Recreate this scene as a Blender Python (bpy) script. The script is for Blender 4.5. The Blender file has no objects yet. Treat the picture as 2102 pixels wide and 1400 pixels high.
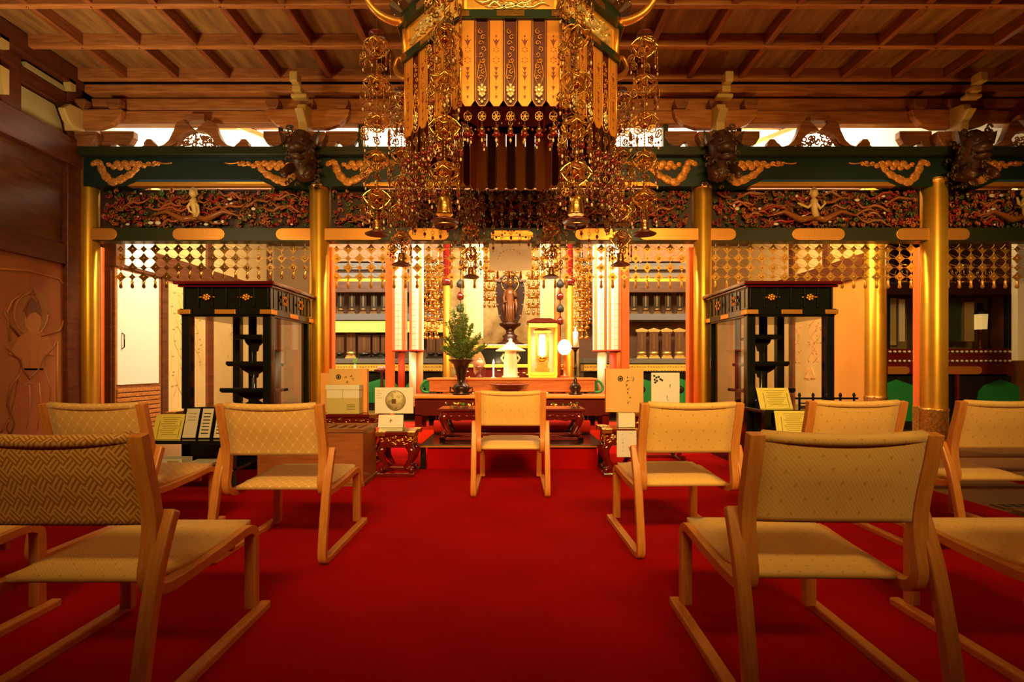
import bpy, math, random
from mathutils import Vector, Matrix
random.seed(7)
PI = math.pi
sc = bpy.context.scene
col = sc.collection

# ---------------- camera, world, exposure, lamps ----------------
F = 1025.0; EYE = 0.90
cam = bpy.data.objects.new('camera', bpy.data.cameras.new('camera'))
col.objects.link(cam)
cam.data.sensor_width = 36.0
cam.data.lens = 36.0 * F / 2102.0
cam.data.shift_y = 52.0 / 2102.0
cam.data.clip_start = 0.02
cam.location = (0, 0, EYE)
cam.rotation_euler = (PI / 2, 0, 0)
sc.camera = cam
sc.view_settings.view_transform = 'Standard'
sc.view_settings.look = 'None'
sc.view_settings.gamma = 1.0
sc.view_settings.use_curve_mapping = False
sc.view_settings.exposure = 0.0
w = bpy.data.worlds.new('world'); sc.world = w
w.use_nodes = True
w.node_tree.nodes['Background'].inputs[0].default_value = (1.0, 0.45, 0.12, 1)
w.node_tree.nodes['Background'].inputs[1].default_value = 0.025

def area(name, loc, aim, sx, sy, power, color, spread=180):
    l = bpy.data.lights.new(name, 'AREA'); l.shape = 'RECTANGLE'
    l.size = sx; l.size_y = sy; l.energy = power; l.color = color; l.spread = math.radians(spread)
    o = bpy.data.objects.new(name, l); col.objects.link(o)
    o.location = loc
    o.rotation_euler = (Vector(aim) - Vector(loc)).to_track_quat('-Z', 'Y').to_euler()
    return o
def point(name, loc, power, color, r=0.05):
    l = bpy.data.lights.new(name, 'POINT'); l.energy = power; l.color = color; l.shadow_soft_size = r
    o = bpy.data.objects.new(name, l); col.objects.link(o); o.location = loc
    return o
WARM = (1.0, 0.50, 0.14); AMBER = (1.0, 0.60, 0.18); PALE = (1.0, 0.80, 0.48); CREAM = (1.0, 0.90, 0.66)
# hall ceiling lamps: two beams from behind the seats, two small ones over the aisle
area('hall_light', (-0.6, -1.4, 3.40), (-0.5, 4.4, 1.3), 2.0, 0.5, 50, AMBER, 64)
area('hall_light', (1.6, -1.4, 3.40), (1.3, 4.4, 1.3), 1.6, 0.5, 38, AMBER, 64)
area('hall_light', (-1.5, 2.9, 3.82), (-1.0, 3.9, 0.2), 0.6, 0.4, 9, AMBER)
area('hall_light', (1.5, 2.9, 3.82), (1.0, 3.9, 0.2), 0.6, 0.4, 9, AMBER)
area('hall_light', (3.5, 0.6, 3.4), (4.4, 5.3, 1.3), 0.5, 0.4, 22, AMBER, 50)  # added beam to brighten the thick right column, no known fitting
area('hall_light', (-3.4, 0.6, 3.4), (-3.6, 5.3, 1.3), 0.5, 0.4, 10, AMBER, 40)  # weaker added beam to brighten the left columns, no known fitting
# added fills without fixtures, brightening the ceiling from above the cases and both sides
area('ceiling_fill', (-3.6, 3.6, 2.30), (-3.5, 3.9, 3.9), 0.4, 0.4, 26, PALE)
area('ceiling_fill', (-2.48, 4.75, 1.70), (-2.3, 4.2, 3.9), 0.4, 0.2, 9, AMBER)
area('ceiling_fill', (2.42, 4.75, 1.70), (2.4, 4.2, 3.9), 0.4, 0.2, 8, WARM)
area('ceiling_fill', (4.2, 4.2, 1.70), (4.0, 3.9, 3.9), 0.4, 0.2, 9, WARM)
# sanctuary lamps behind the transom, aimed at the altar
area('sanctuary_lamp', (0.0, 5.75, 3.10), (0.0, 7.6, 1.2), 3.2, 0.25, 235, PALE)
area('sanctuary_lamp', (-3.0, 5.9, 3.08), (-4.4, 7.4, 1.2), 1.6, 0.25, 110, PALE)
area('sanctuary_lamp', (3.0, 5.9, 3.08), (4.4, 7.4, 1.2), 1.6, 0.25, 90, AMBER)
# lamps over the transom lighting the white upper wall
area('cove_lamp', (-3.1, 6.0, 3.35), (-3.1, 6.9, 4.1), 2.0, 0.3, 90, CREAM)
area('cove_lamp', (0.0, 6.0, 3.35), (0.0, 6.9, 4.1), 3.6, 0.3, 110, CREAM)
area('cove_lamp', (3.6, 6.0, 3.35), (3.5, 6.9, 4.1), 2.2, 0.3, 130, CREAM)

# ---------------- helpers ----------------
def at(px, py, Y):
    """a point of the photograph (2102x1400) at distance Y from the eye"""
    return Vector(((px - 1050.0) * Y / F, Y, EYE + (752.0 - py) * Y / F))
def PX(px, Y): return (px - 1050.0) * Y / F
def PZ(py, Y): return EYE + (752.0 - py) * Y / F

class MB:
    def __init__(s): s.v = []; s.f = []; s.m = []; s.sm = []; s.cur = 0
    def mat(s, i): s.cur = i; return s
    def add(s, vs, fs, smooth=False):
        b = len(s.v); s.v += [tuple(v) for v in vs]
        for f in fs:
            s.f.append(tuple(b + i for i in f)); s.m.append(s.cur); s.sm.append(smooth)
        return s
    def box(s, x0, x1, y0, y1, z0, z1, M=None):
        vs = [Vector((x, y, z)) for z in (z0, z1) for (x, y) in ((x0, y0), (x1, y0), (x1, y1), (x0, y1))]
        if M is not None: vs = [M @ v for v in vs]
        return s.add(vs, [(3, 2, 1, 0), (4, 5, 6, 7), (0, 1, 5, 4), (1, 2, 6, 5), (2, 3, 7, 6), (3, 0, 4, 7)])
    def bar(s, a, b, w_, h_, up=(0, 0, 1)):
        a = Vector(a); b = Vector(b); d = (b - a).normalized(); up = Vector(up)
        if abs(d.dot(up)) > 0.99: up = Vector((0, 1, 0))
        r = d.cross(up).normalized(); u = r.cross(d)
        vs = [p + r * sx * w_ / 2 + u * sz * h_ / 2 for p in (a, b) for (sx, sz) in ((-1, -1), (1, -1), (1, 1), (-1, 1))]
        return s.add(vs, [(0, 1, 2, 3), (7, 6, 5, 4), (0, 4, 5, 1), (1, 5, 6, 2), (2, 6, 7, 3), (3, 7, 4, 0)])
    def tube(s, pts, r, n=6, cap=True, closed=False):
        pts = [Vector(p) for p in pts]; k = len(pts)
        rr = r if isinstance(r, (list, tuple)) else [r] * k
        vs = []; prev = None
        for i, p in enumerate(pts):
            if closed: d = (pts[(i + 1) % k] - pts[i - 1]).normalized()
            else: d = (pts[min(i + 1, k - 1)] - pts[max(i - 1, 0)]).normalized()
            ref = prev if prev is not None else (Vector((0, 0, 1)) if abs(d.z) < 0.9 else Vector((1, 0, 0)))
            a = ref - d * ref.dot(d)
            if a.length < 1e-6: a = d.orthogonal()
            a.normalize(); b = d.cross(a); prev = a
            vs += [p + (a * math.cos(2 * PI * j / n) + b * math.sin(2 * PI * j / n)) * rr[i] for j in range(n)]
        fs = []
        for i in range(k if closed else k - 1):
            for j in range(n):
                i2 = (i + 1) % k
                fs.append((i * n + j, i * n + (j + 1) % n, i2 * n + (j + 1) % n, i2 * n + j))
        if cap and not closed: fs += [tuple(reversed(range(n))), tuple(range((k - 1) * n, k * n))]
        return s.add(vs, fs, True)
    def lathe(s, prof, c=(0, 0, 0), n=16, M=None, start=0.0, smooth=True):
        c = Vector(c); vs = []; k = len(prof)
        for (r, z) in prof:
            for j in range(n):
                a = start + 2 * PI * j / n
                v = c + Vector((r * math.cos(a), r * math.sin(a), z))
                vs.append(M @ v if M is not None else v)
        fs = []
        for i in range(k - 1):
            for j in range(n):
                fs.append((i * n + j, i * n + (j + 1) % n, (i + 1) * n + (j + 1) % n, (i + 1) * n + j))
        fs += [tuple(reversed(range(n))), tuple(range((k - 1) * n, k * n))]
        return s.add(vs, fs, smooth)
    def prism(s, poly, d0, d1, M=None, axis='y'):
        """polygon in (x,z) extruded along y from d0 to d1 (axis 'y'); 'x': polygon in (y,z) along x; 'z': (x,y) along z"""
        n = len(poly)
        def mk(p, d):
            v = {'y': (p[0], d, p[1]), 'x': (d, p[0], p[1]), 'z': (p[0], p[1], d)}[axis]
            v = Vector(v)
            return M @ v if M is not None else v
        vs = [mk(p, d0) for p in poly] + [mk(p, d1) for p in poly]
        fs = [tuple(range(n)), tuple(reversed(range(n, 2 * n)))]
        fs += [(i, n + i, n + (i + 1) % n, (i + 1) % n) for i in range(n)]
        return s.add(vs, fs)
    def ball(s, c, r, n=8, m=5, sx=1, sy=1, sz=1):
        prof = [(max(1e-4, r * math.sin(PI * i / m)), -r * math.cos(PI * i / m)) for i in range(m + 1)]
        vs = []; c = Vector(c)
        for (q, z) in prof:
            for j in range(n):
                a = 2 * PI * j / n
                vs.append(c + Vector((q * math.cos(a) * sx, q * math.sin(a) * sy, z * sz)))
        fs = [(i * n + j, i * n + (j + 1) % n, (i + 1) * n + (j + 1) % n, (i + 1) * n + j) for i in range(m) for j in range(n)]
        return s.add(vs, fs, True)
    def ribbon(s, prof, x0, x1, th):
        """strip following a profile of (y,z) points, thickness th, from x0 to x1"""
        n = len(prof); L = []; R = []
        for i, (y, z) in enumerate(prof):
            a = Vector(prof[max(i - 1, 0)]); b = Vector(prof[min(i + 1, n - 1)])
            d = (b - a).normalized(); nr = Vector((-d.y, d.x))
            L.append((y + nr.x * th / 2, z + nr.y * th / 2)); R.append((y - nr.x * th / 2, z - nr.y * th / 2))
        vs = []
        for x in (x0, x1):
            vs += [(x, p[0], p[1]) for p in L] + [(x, p[0], p[1]) for p in R]
        fs = []; N = 2 * n
        for i in range(n - 1):
            fs += [(i, i + 1, N + i + 1, N + i), (n + i + 1, n + i, N + n + i, N + n + i + 1),
                   (i + 1, i, n + i, n + i + 1), (N + i, N + i + 1, N + n + i + 1, N + n + i)]
        fs += [(0, N, N + n, n), (n - 1, 2 * n - 1, N + 2 * n - 1, N + n - 1)]
        return s.add(vs, fs)
    def build(s, name, mats, parent=None, bevel=0, loc=None, smooth=None, seg=2):
        me = bpy.data.meshes.new(name)
        me.from_pydata(s.v, [], s.f)
        if not isinstance(mats, (list, tuple)): mats = [mats]
        for m_ in mats: me.materials.append(m_)
        me.polygons.foreach_set('material_index', [min(i, len(mats) - 1) for i in s.m])
        me.polygons.foreach_set('use_smooth', [bool(x) if smooth is None else smooth for x in s.sm])
        me.validate(); me.update()
        o = bpy.data.objects.new(name, me); col.objects.link(o)
        if parent is not None: o.parent = parent
        if loc is not None: o.location = loc
        if bevel:
            b = o.modifiers.new('bevel', 'BEVEL'); b.width = bevel; b.segments = seg; b.limit_method = 'ANGLE'
            b.angle_limit = math.radians(40)
            if smooth: pass
        return o

def tag(o, label=None, cat=None, group=None, kind=None):
    if label: o['label'] = label
    if cat: o['category'] = cat
    if group: o['group'] = group
    if kind: o['kind'] = kind
    return o
def thing(name, label, cat, loc=(0, 0, 0), rz=0.0, group=None):
    o = bpy.data.objects.new(name, None); col.objects.link(o)
    o.location = loc; o.rotation_euler = (0, 0, rz); o.empty_display_size = 0.05
    return tag(o, label, cat, group)
def kids(o): return [c for c in KIDS_ALL(o)]
def KIDS_ALL(o): return list(o.children)
def copy_tree(o, loc=None, rz=None, label=None, group=None, parent=None, scale=None):
    c = o.copy(); col.objects.link(c)
    if parent is not None: c.parent = parent
    if loc is not None: c.location = loc
    if rz is not None: c.rotation_euler = (0, 0, rz)
    if scale is not None: c.scale = (scale,) * 3 if not hasattr(scale, '__len__') else scale
    if label: c['label'] = label
    if group: c['group'] = group
    for ch in o.children: copy_tree(ch, parent=c)
    return c

# ---------------- materials ----------------
def mat(name, c, rough=0.5, metal=0.0, var=None, vscale=8.0, bump=0.0, bscale=60.0, stretch=None, emit=None, spec=0.5,
        coat=0.0, detail=4.0, c2pos=(0.35, 0.65)):
    m = bpy.data.materials.new(name); m.use_nodes = True
    nt = m.node_tree; b = nt.nodes['Principled BSDF']
    b.inputs['Base Color'].default_value = (*c, 1); b.inputs['Roughness'].default_value = rough
    b.inputs['Metallic'].default_value = metal
    b.inputs['Specular IOR Level'].default_value = spec
    b.inputs['Coat Weight'].default_value = coat
    b.inputs['Coat Roughness'].default_value = 0.1
    if emit:
        b.inputs['Emission Color'].default_value = (*emit[0], 1); b.inputs['Emission Strength'].default_value = emit[1]
    if var or bump:
        tc = nt.nodes.new('ShaderNodeTexCoord'); mp = nt.nodes.new('ShaderNodeMapping')
        nt.links.new(tc.outputs['Object'], mp.inputs['Vector'])
        if stretch: mp.inputs['Scale'].default_value = stretch
        if var:
            n = nt.nodes.new('ShaderNodeTexNoise'); n.inputs['Scale'].default_value = vscale; n.inputs['Detail'].default_value = detail
            r = nt.nodes.new('ShaderNodeValToRGB')
            r.color_ramp.elements[0].color = (*c, 1); r.color_ramp.elements[1].color = (*var, 1)
            r.color_ramp.elements[0].position = c2pos[0]; r.color_ramp.elements[1].position = c2pos[1]
            nt.links.new(mp.outputs[0], n.inputs['Vector']); nt.links.new(n.outputs[0], r.inputs[0])
            nt.links.new(r.outputs[0], b.inputs['Base Color'])
        if bump:
            n2 = nt.nodes.new('ShaderNodeTexNoise'); n2.inputs['Scale'].default_value = bscale; n2.inputs['Detail'].default_value = 3
            bp = nt.nodes.new('ShaderNodeBump'); bp.inputs['Strength'].default_value = bump; bp.inputs['Distance'].default_value = 0.01
            nt.links.new(mp.outputs[0], n2.inputs['Vector']); nt.links.new(n2.outputs[0], bp.inputs['Height'])
            nt.links.new(bp.outputs[0], b.inputs['Normal'])
    return m
def glassmat(name, c=(1, 1, 1), alpha=0.12):
    m = bpy.data.materials.new(name); m.use_nodes = True; nt = m.node_tree
    nt.nodes.remove(nt.nodes['Principled BSDF'])
    out = nt.nodes['Material Output']
    t = nt.nodes.new('ShaderNodeBsdfTransparent'); g = nt.nodes.new('ShaderNodeBsdfGlossy')
    g.inputs['Roughness'].default_value = 0.02; t.inputs['Color'].default_value = (*c, 1)
    mx = nt.nodes.new('ShaderNodeMixShader'); fr = nt.nodes.new('ShaderNodeFresnel'); fr.inputs[0].default_value = 1.5
    ge = nt.nodes.new('ShaderNodeNewGeometry'); mu = nt.nodes.new('ShaderNodeMath'); mu.operation = 'MULTIPLY'
    sb = nt.nodes.new('ShaderNodeMath'); sb.operation = 'SUBTRACT'; sb.inputs[0].default_value = 1.0
    nt.links.new(ge.outputs['Backfacing'], sb.inputs[1]); nt.links.new(fr.outputs[0], mu.inputs[0]); nt.links.new(sb.outputs[0], mu.inputs[1])
    nt.links.new(mu.outputs[0], mx.inputs[0]); nt.links.new(t.outputs[0], mx.inputs[1]); nt.links.new(g.outputs[0], mx.inputs[2])
    nt.links.new(mx.outputs[0], out.inputs['Surface'])
    return m
W = {}
W['wood'] = mat('brown_wood', (0.20, 0.062, 0.016), 0.42, var=(0.34, 0.12, 0.03), vscale=5, stretch=(1, 6, 12))
W['woodx'] = mat('brown_wood_along', (0.36, 0.11, 0.024), 0.38, var=(0.56, 0.21, 0.05), vscale=4, stretch=(1, 10, 10))
W['wooddark'] = mat('dark_brown_wood', (0.085, 0.024, 0.008), 0.42, var=(0.14, 0.042, 0.014), vscale=5, stretch=(1, 1, 6))
W['woodgold'] = mat('pale_bracket_face', (0.60, 0.40, 0.11), 0.5)
W['ceilpanel'] = mat('ceiling_panel', (0.36, 0.17, 0.04), 0.5, var=(0.19, 0.075, 0.02), vscale=4, stretch=(3, 0.5, 1), detail=6)
W['gold'] = mat('gold_leaf', (1.0, 0.60, 0.075), 0.42, 0.75, var=(0.98, 0.52, 0.055), vscale=6)
nt_ = W['gold'].node_tree; tg_ = nt_.nodes.new('ShaderNodeTangent'); tg_.direction_type = 'RADIAL'; tg_.axis = 'Z'
b_ = nt_.nodes['Principled BSDF']; b_.inputs['Anisotropic'].default_value = 0.85; b_.inputs['Anisotropic Rotation'].default_value = 0.25
nt_.links.new(tg_.outputs[0], b_.inputs['Tangent'])
W['goldp'] = mat('polished_gold', (1.0, 0.62, 0.16), 0.24, 1.0, bump=0.15, bscale=90)
W['gilt'] = mat('gilt_copper_plate', (0.90, 0.40, 0.08), 0.36, 0.75, bump=0.1, bscale=120)
W['brass'] = mat('aged_brass', (0.55, 0.31, 0.08), 0.28, 0.92, var=(0.30, 0.13, 0.035), vscale=30)
W['sleeve'] = mat('engraved_gilt', (0.80, 0.42, 0.10), 0.38, 0.85, var=(0.45, 0.20, 0.05), vscale=45, bump=0.5, bscale=60)
W['black'] = mat('black_lacquer', (0.010, 0.011, 0.008), 0.16, spec=0.6)
W['greenlac'] = mat('dark_green_paint', (0.016, 0.022, 0.005), 0.4)
W['teal'] = mat('dark_teal_paint', (0.006, 0.020, 0.013), 0.4)
W['blue'] = mat('blue_paint', (0.02, 0.06, 0.16), 0.4)
W['redlac'] = mat('red_lacquer', (0.13, 0.007, 0.005), 0.14, spec=0.7, coat=0.6)
W['vermilion'] = mat('vermilion_lacquer', (0.78, 0.15, 0.03), 0.3)
W['carpet'] = mat('red_carpet', (0.46, 0.004, 0.004), 0.95, var=(0.37, 0.003, 0.003), vscale=2.2, bump=0.35, bscale=500, spec=0.05)
W['redcloth'] = mat('red_felt', (0.85, 0.04, 0.02), 0.9, spec=0.1)
W['plaster'] = mat('white_plaster', (0.85, 0.80, 0.68), 0.8)
W['tan'] = mat('tan_plaster', (0.46, 0.36, 0.14), 0.8, var=(0.40, 0.30, 0.11), vscale=3)
W['goldwall'] = mat('gold_painted_panel', (0.88, 0.60, 0.24), 0.5, 0.15, var=(0.82, 0.52, 0.20), vscale=3)
W['orangeboard'] = mat('orange_board', (0.70, 0.30, 0.06), 0.5, var=(0.62, 0.25, 0.05), vscale=3, stretch=(1, 1, .3))
W['floorwood'] = mat('floor_boards', (0.26, 0.12, 0.04), 0.45, var=(0.18, 0.075, 0.03), vscale=4, stretch=(1, 12, 1))
W['white'] = mat('white_paper', (0.82, 0.80, 0.72), 0.7)
W['cream'] = mat('cream_paper', (0.80, 0.74, 0.58), 0.7)
W['yellow'] = mat('yellow_paper', (0.88, 0.74, 0.14), 0.7)
W['ink'] = mat('black_ink', (0.02, 0.018, 0.015), 0.6)
W['green'] = mat('green_panel_paint', (0.01, 0.22, 0.05), 0.5)
W['orangewood'] = mat('orange_keyaki_wood', (0.62, 0.20, 0.05), 0.35, var=(0.48, 0.12, 0.03), vscale=4, stretch=(1, 5, 9))
W['glass'] = glassmat('clear_glass')
W['glow'] = mat('glowing_paper_lantern', (1, 0.95, 0.8), 0.6, emit=((1.0, 0.86, 0.62), 3.0))
W['flame'] = mat('flame', (1, 0.8, 0.4), 0.6, emit=((1.0, 0.72, 0.35), 30.0))

# ---------------- structure ----------------
def struct(o): o['kind'] = 'structure'; return o
YC = 5.33            # plane of the colonnade
XL, XR, YB, YF = -4.60, 7.2, 9.4, -2.6
mb = MB().box(XL, XR, YF, YB, -0.12, -0.006)
struct(mb.build('floor', W['floorwood']))
mb = MB()
mb.box(-3.03, 3.035, YF, 3.15, -0.006, 0.006)
mb.box(-3.03, 3.035, 3.157, 5.62, -0.006, 0.006)
struct(mb.build('floor_red_carpet', W['carpet']))
# inner sanctuary floor: a raised step with a red covering
mb = MB().box(-1.98, 1.98, 5.75, 6.6, -0.004, 0.17)
struct(mb.build('floor_sanctuary_step', W['redcloth'], bevel=0.03))
# red mat wood step bands at right
mb = MB()
for y0, y1 in ((3.7, 3.78), (4.3, 4.38), (4.95, 5.05)): mb.box(3.04, 6.9, y0, y1, -0.006, 0.012)
struct(mb.build('trim_1', W['wooddark']))
# ceiling coffers
zc = 3.865; S = 0.53
mb = MB().box(XL - 0.1, XR, YF, 5.35, zc + 0.115, zc + 0.15)
struct(mb.build('ceiling', W['ceilpanel']))
mb = MB()
y = 5.18
while y > YF:
    mb.box(XL, XR, y - 0.028, y + 0.028, zc, zc + 0.12); y -= S
x = -4.0
mbY = MB()
while x < XR:
    mbY.box(x - 0.03, x + 0.03, YF, 5.15, zc + 0.005, zc + 0.118); x += S
struct(mb.build('ceiling_cross_beams', W['woodx'], bevel=0.008))
struct(mbY.build('ceiling_long_beams', mat('brown_wood_y', (0.20, 0.05, 0.012), 0.38, var=(0.34, 0.10, 0.025), vscale=4, stretch=(10, 1, 10)), bevel=0.008))
# small nail caps at the crossings
mb = MB()
y = 5.18
while y > 2.0:
    x = -4.0
    while x < 6.5:
        mb.ball((x, y, zc), 0.010, 6, 3); x += S
    y -= S
struct(mb.build('ceiling_nail_caps', W['brass']))
# walls of the hall
mb = MB().box(XL - 0.12, XL, YF, YC + 0.25, 0, 4.0); struct(mb.build('wall_left', W['wooddark']))
mb = MB().box(XR, XR + 0.1, YF, YB, 0, 4.2); struct(mb.build('wall_right', W['wood']))
mb = MB().box(XL - .1, XR + .1, YF - 0.1, YF, 0, 4.2); struct(mb.build('wall_rear', W['wood']))
mb = MB().box(XL - 0.1, XR + .1, YB, YB + 0.1, 0, 4.6); struct(mb.build('wall_back', mat('dim_back_wall', (0.30, 0.17, 0.07), 0.6)))
# beams, plaster strips and posts on the left wall
mb = MB()
mb.box(XL, XL + 0.05, YF, 5.2, 1.94, 2.14)
mb.box(XL, XL + 0.09, YF, 5.25, 2.97, 3.25)
mb.box(XL, XL + 0.05, YF, 5.2, 3.54, 3.69)
mb.box(XL, XL + 0.12, YF, 5.23, 3.78, 3.97)
for yy in (4.52, 2.35, 0.2): mb.box(XL, XL + 0.07, yy - 0.09, yy + 0.09, 3.25 if yy > 4 else 0, 3.9)
mb.box(XL, XL + 0.065, 5.10, 5.28, 0, 3.9)
struct(mb.build('trim_2', mat('red_brown_wood', (0.085, 0.016, 0.007), 0.38, var=(0.14, 0.032, 0.012), vscale=4, stretch=(6, 1, 6)), bevel=0.008))
mb = MB()
for y0, y1 in ((4.66, 5.10), (2.5, 4.38), (0.35, 2.2)):
    k = 0.10 if y0 > 4.5 else 0.12
    mb.prism([(y0, 3.27), (y1, 3.27), (y1 - 0.03, 3.38), (y1 - k, 3.52), (y0, 3.52)], XL, XL + 0.02, axis='x')
    mb.prism([(y0, 3.70), (y1 - 0.02, 3.70), (y1 - 0.06, 3.745), (y0, 3.745)], XL, XL + 0.06, axis='x')
struct(mb.build('trim_3', W['tan']))
# pale profiled bracket ends standing off the left wall
mb = MB()
for yy in (4.40, 5.08):
    for zz, h in ((3.30, 0.24), (3.70, 0.12)):
        mb.prism([(yy, zz), (yy + 0.05, zz + 0.02), (yy + 0.05, zz + h), (yy - 0.03, zz + h), (yy - 0.02, zz + h * .6)], XL + 0.05, XL + 0.12, axis='x')
struct(mb.build('trim_4', W['woodgold']))
# sanctuary shell : white upper wall behind the openings, dark ceiling strip, side walls
mb = MB().box(XL - .1, XR, 7.0, 7.06, 3.30, 4.75).box(XL - .1, XR, 5.4, 7.06, 4.75, 4.8).box(XL-.1, XR, 5.36, 5.40, 3.98, 4.8)
mb.box(XL - .1, XL, 5.6, 7.0, 3.2, 4.75)
struct(mb.build('wall_upper', W['plaster']))
mb = MB().box(XL - .1, XR, 6.35, YB, 3.16, 3.22)
struct(mb.build('ceiling_sanctuary', W['wooddark']))
# dark roof timbers seen against the white through the openings
mb = MB()
for cx in (-3.3, 3.45, -0.9, 0.9):
    s_ = 1 if cx < 0 else -1
    mb.bar((cx - s_ * 0.45, 6.2, 4.02), (cx + s_ * 0.5, 6.25, 3.66), 0.05, 0.05)
    mb.bar((cx - s_ * 0.45, 6.3, 3.9), (cx + s_ * 0.8, 6.3, 3.9), 0.03, 0.03)
    mb.bar((cx - s_ * 0.2, 6.3, 4.05), (cx + s_ * 0.25, 6.3, 3.74), 0.03, 0.03)
struct(mb.build('trim_5', W['wood']))
# ---------------- chairs ----------------
def fabric(name, base, line, kind):
    m = bpy.data.materials.new(name); m.use_nodes = True; nt = m.node_tree; b = nt.nodes['Principled BSDF']
    b.inputs['Roughness'].default_value = 0.55; b.inputs['Specular IOR Level'].default_value = 0.35
    b.inputs['Sheen Weight'].default_value = 0.2
    tc = nt.nodes.new('ShaderNodeTexCoord'); sp = nt.nodes.new('ShaderNodeSeparateXYZ'); nt.links.new(tc.outputs['Object'], sp.inputs[0])
    def M(op, a, b2=None):
        n = nt.nodes.new('ShaderNodeMath'); n.operation = op
        for i, q in enumerate((a, b2)):
            if q is None: continue
            if isinstance(q, (int, float)): n.inputs[i].default_value = q
            else: nt.links.new(q, n.inputs[i])
        return n.outputs[0]
    X, Y, Z = sp.outputs
    V = M('ADD', Z, Y)
    u = M('ADD', X, V); v = M('SUBTRACT', X, V)
    if kind == 'weave':      # basket weave of slanted bars
        k = 1 / 0.040
        cu = M('FLOOR', M('MULTIPLY', u, k)); cv = M('FLOOR', M('MULTIPLY', v, k))
        par = M('MODULO', M('ABSOLUTE', M('ADD', cu, cv)), 2)
        su = M('GREATER_THAN', M('SINE', M('MULTIPLY', u, 2 * PI * k * 3)), 0.1)
        sv = M('GREATER_THAN', M('SINE', M('MULTIPLY', v, 2 * PI * k * 3)), 0.1)
        fac = M('ADD', M('MULTIPLY', su, par), M('MULTIPLY', sv, M('SUBTRACT', 1, par)))
    elif kind == 'lattice':  # fine crossing lines with bright knots
        k = 1 / 0.046
        a = M('ABSOLUTE', M('SINE', M('MULTIPLY', u, PI * k))); c = M('ABSOLUTE', M('SINE', M('MULTIPLY', v, PI * k)))
        line_ = M('LESS_THAN', M('MINIMUM', a, c), 0.16)
        knot = M('LESS_THAN', M('ADD', a, c), 0.55)
        fac = M('MINIMUM', M('ADD', M('MULTIPLY', line_, 0.45), knot), 1)
        fac = M('SUBTRACT', 1, fac)
    else:                    # fine diagonal twill with sparse small dark motifs
        a = M('MULTIPLY', M('GREATER_THAN', M('SINE', M('MULTIPLY', u, 600)), 0), 0.22)
        k = 1 / 0.058
        d1 = M('ABSOLUTE', M('SINE', M('MULTIPLY', u, PI * k))); d2 = M('ABSOLUTE', M('SINE', M('MULTIPLY', v, PI * k)))
        dot = M('LESS_THAN', M('ADD', d1, d2), 0.36)
        fac = M('MINIMUM', M('ADD', a, M('MULTIPLY', dot, 0.6)), 1)
    mx = nt.nodes.new('ShaderNodeMix'); mx.data_type = 'RGBA'
    mx.inputs[6].default_value = (*base, 1); mx.inputs[7].default_value = (*line, 1)
    nt.links.new(fac, mx.inputs[0]); nt.links.new(mx.outputs[2], b.inputs['Base Color'])
    bp = nt.nodes.new('ShaderNodeBump'); bp.inputs['Strength'].default_value = 0.25; bp.inputs['Distance'].default_value = 0.002; bp.invert = True
    nt.links.new(fac, bp.inputs['Height']); nt.links.new(bp.outputs[0], b.inputs['Normal'])
    return m
FAB = {'weave': fabric('gold_weave_brocade', (0.82, 0.47, 0.12), (0.46, 0.17, 0.035), 'weave'),
       'lattice': fabric('gold_lattice_brocade', (0.98, 0.70, 0.27), (0.82, 0.48, 0.15), 'lattice'),
       'fine': fabric('gold_twill_brocade', (0.94, 0.59, 0.17), (0.64, 0.33, 0.07), 'fine')}
BEECH = mat('beech_plywood', (0.76, 0.30, 0.06), 0.38, var=(0.64, 0.23, 0.045), vscale=5, stretch=(18, 2, 2))

def bez(pts, n=5):
    """Catmull-Rom through (y,z) points"""
    P_ = [pts[0]] + list(pts) + [pts[-1]]; out = []
    for i in range(1, len(P_) - 2):
        a, b, c, d = (Vector(q) for q in P_[i - 1:i + 3])
        for k in range(n):
            t = k / n
            out.append(tuple(0.5 * ((2 * b) + (c - a) * t + (2 * a - 5 * b + 4 * c - d) * t * t + (3 * b - a - 3 * c + d) * t ** 3)))
    out.append(tuple(pts[-1])); return out

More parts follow.
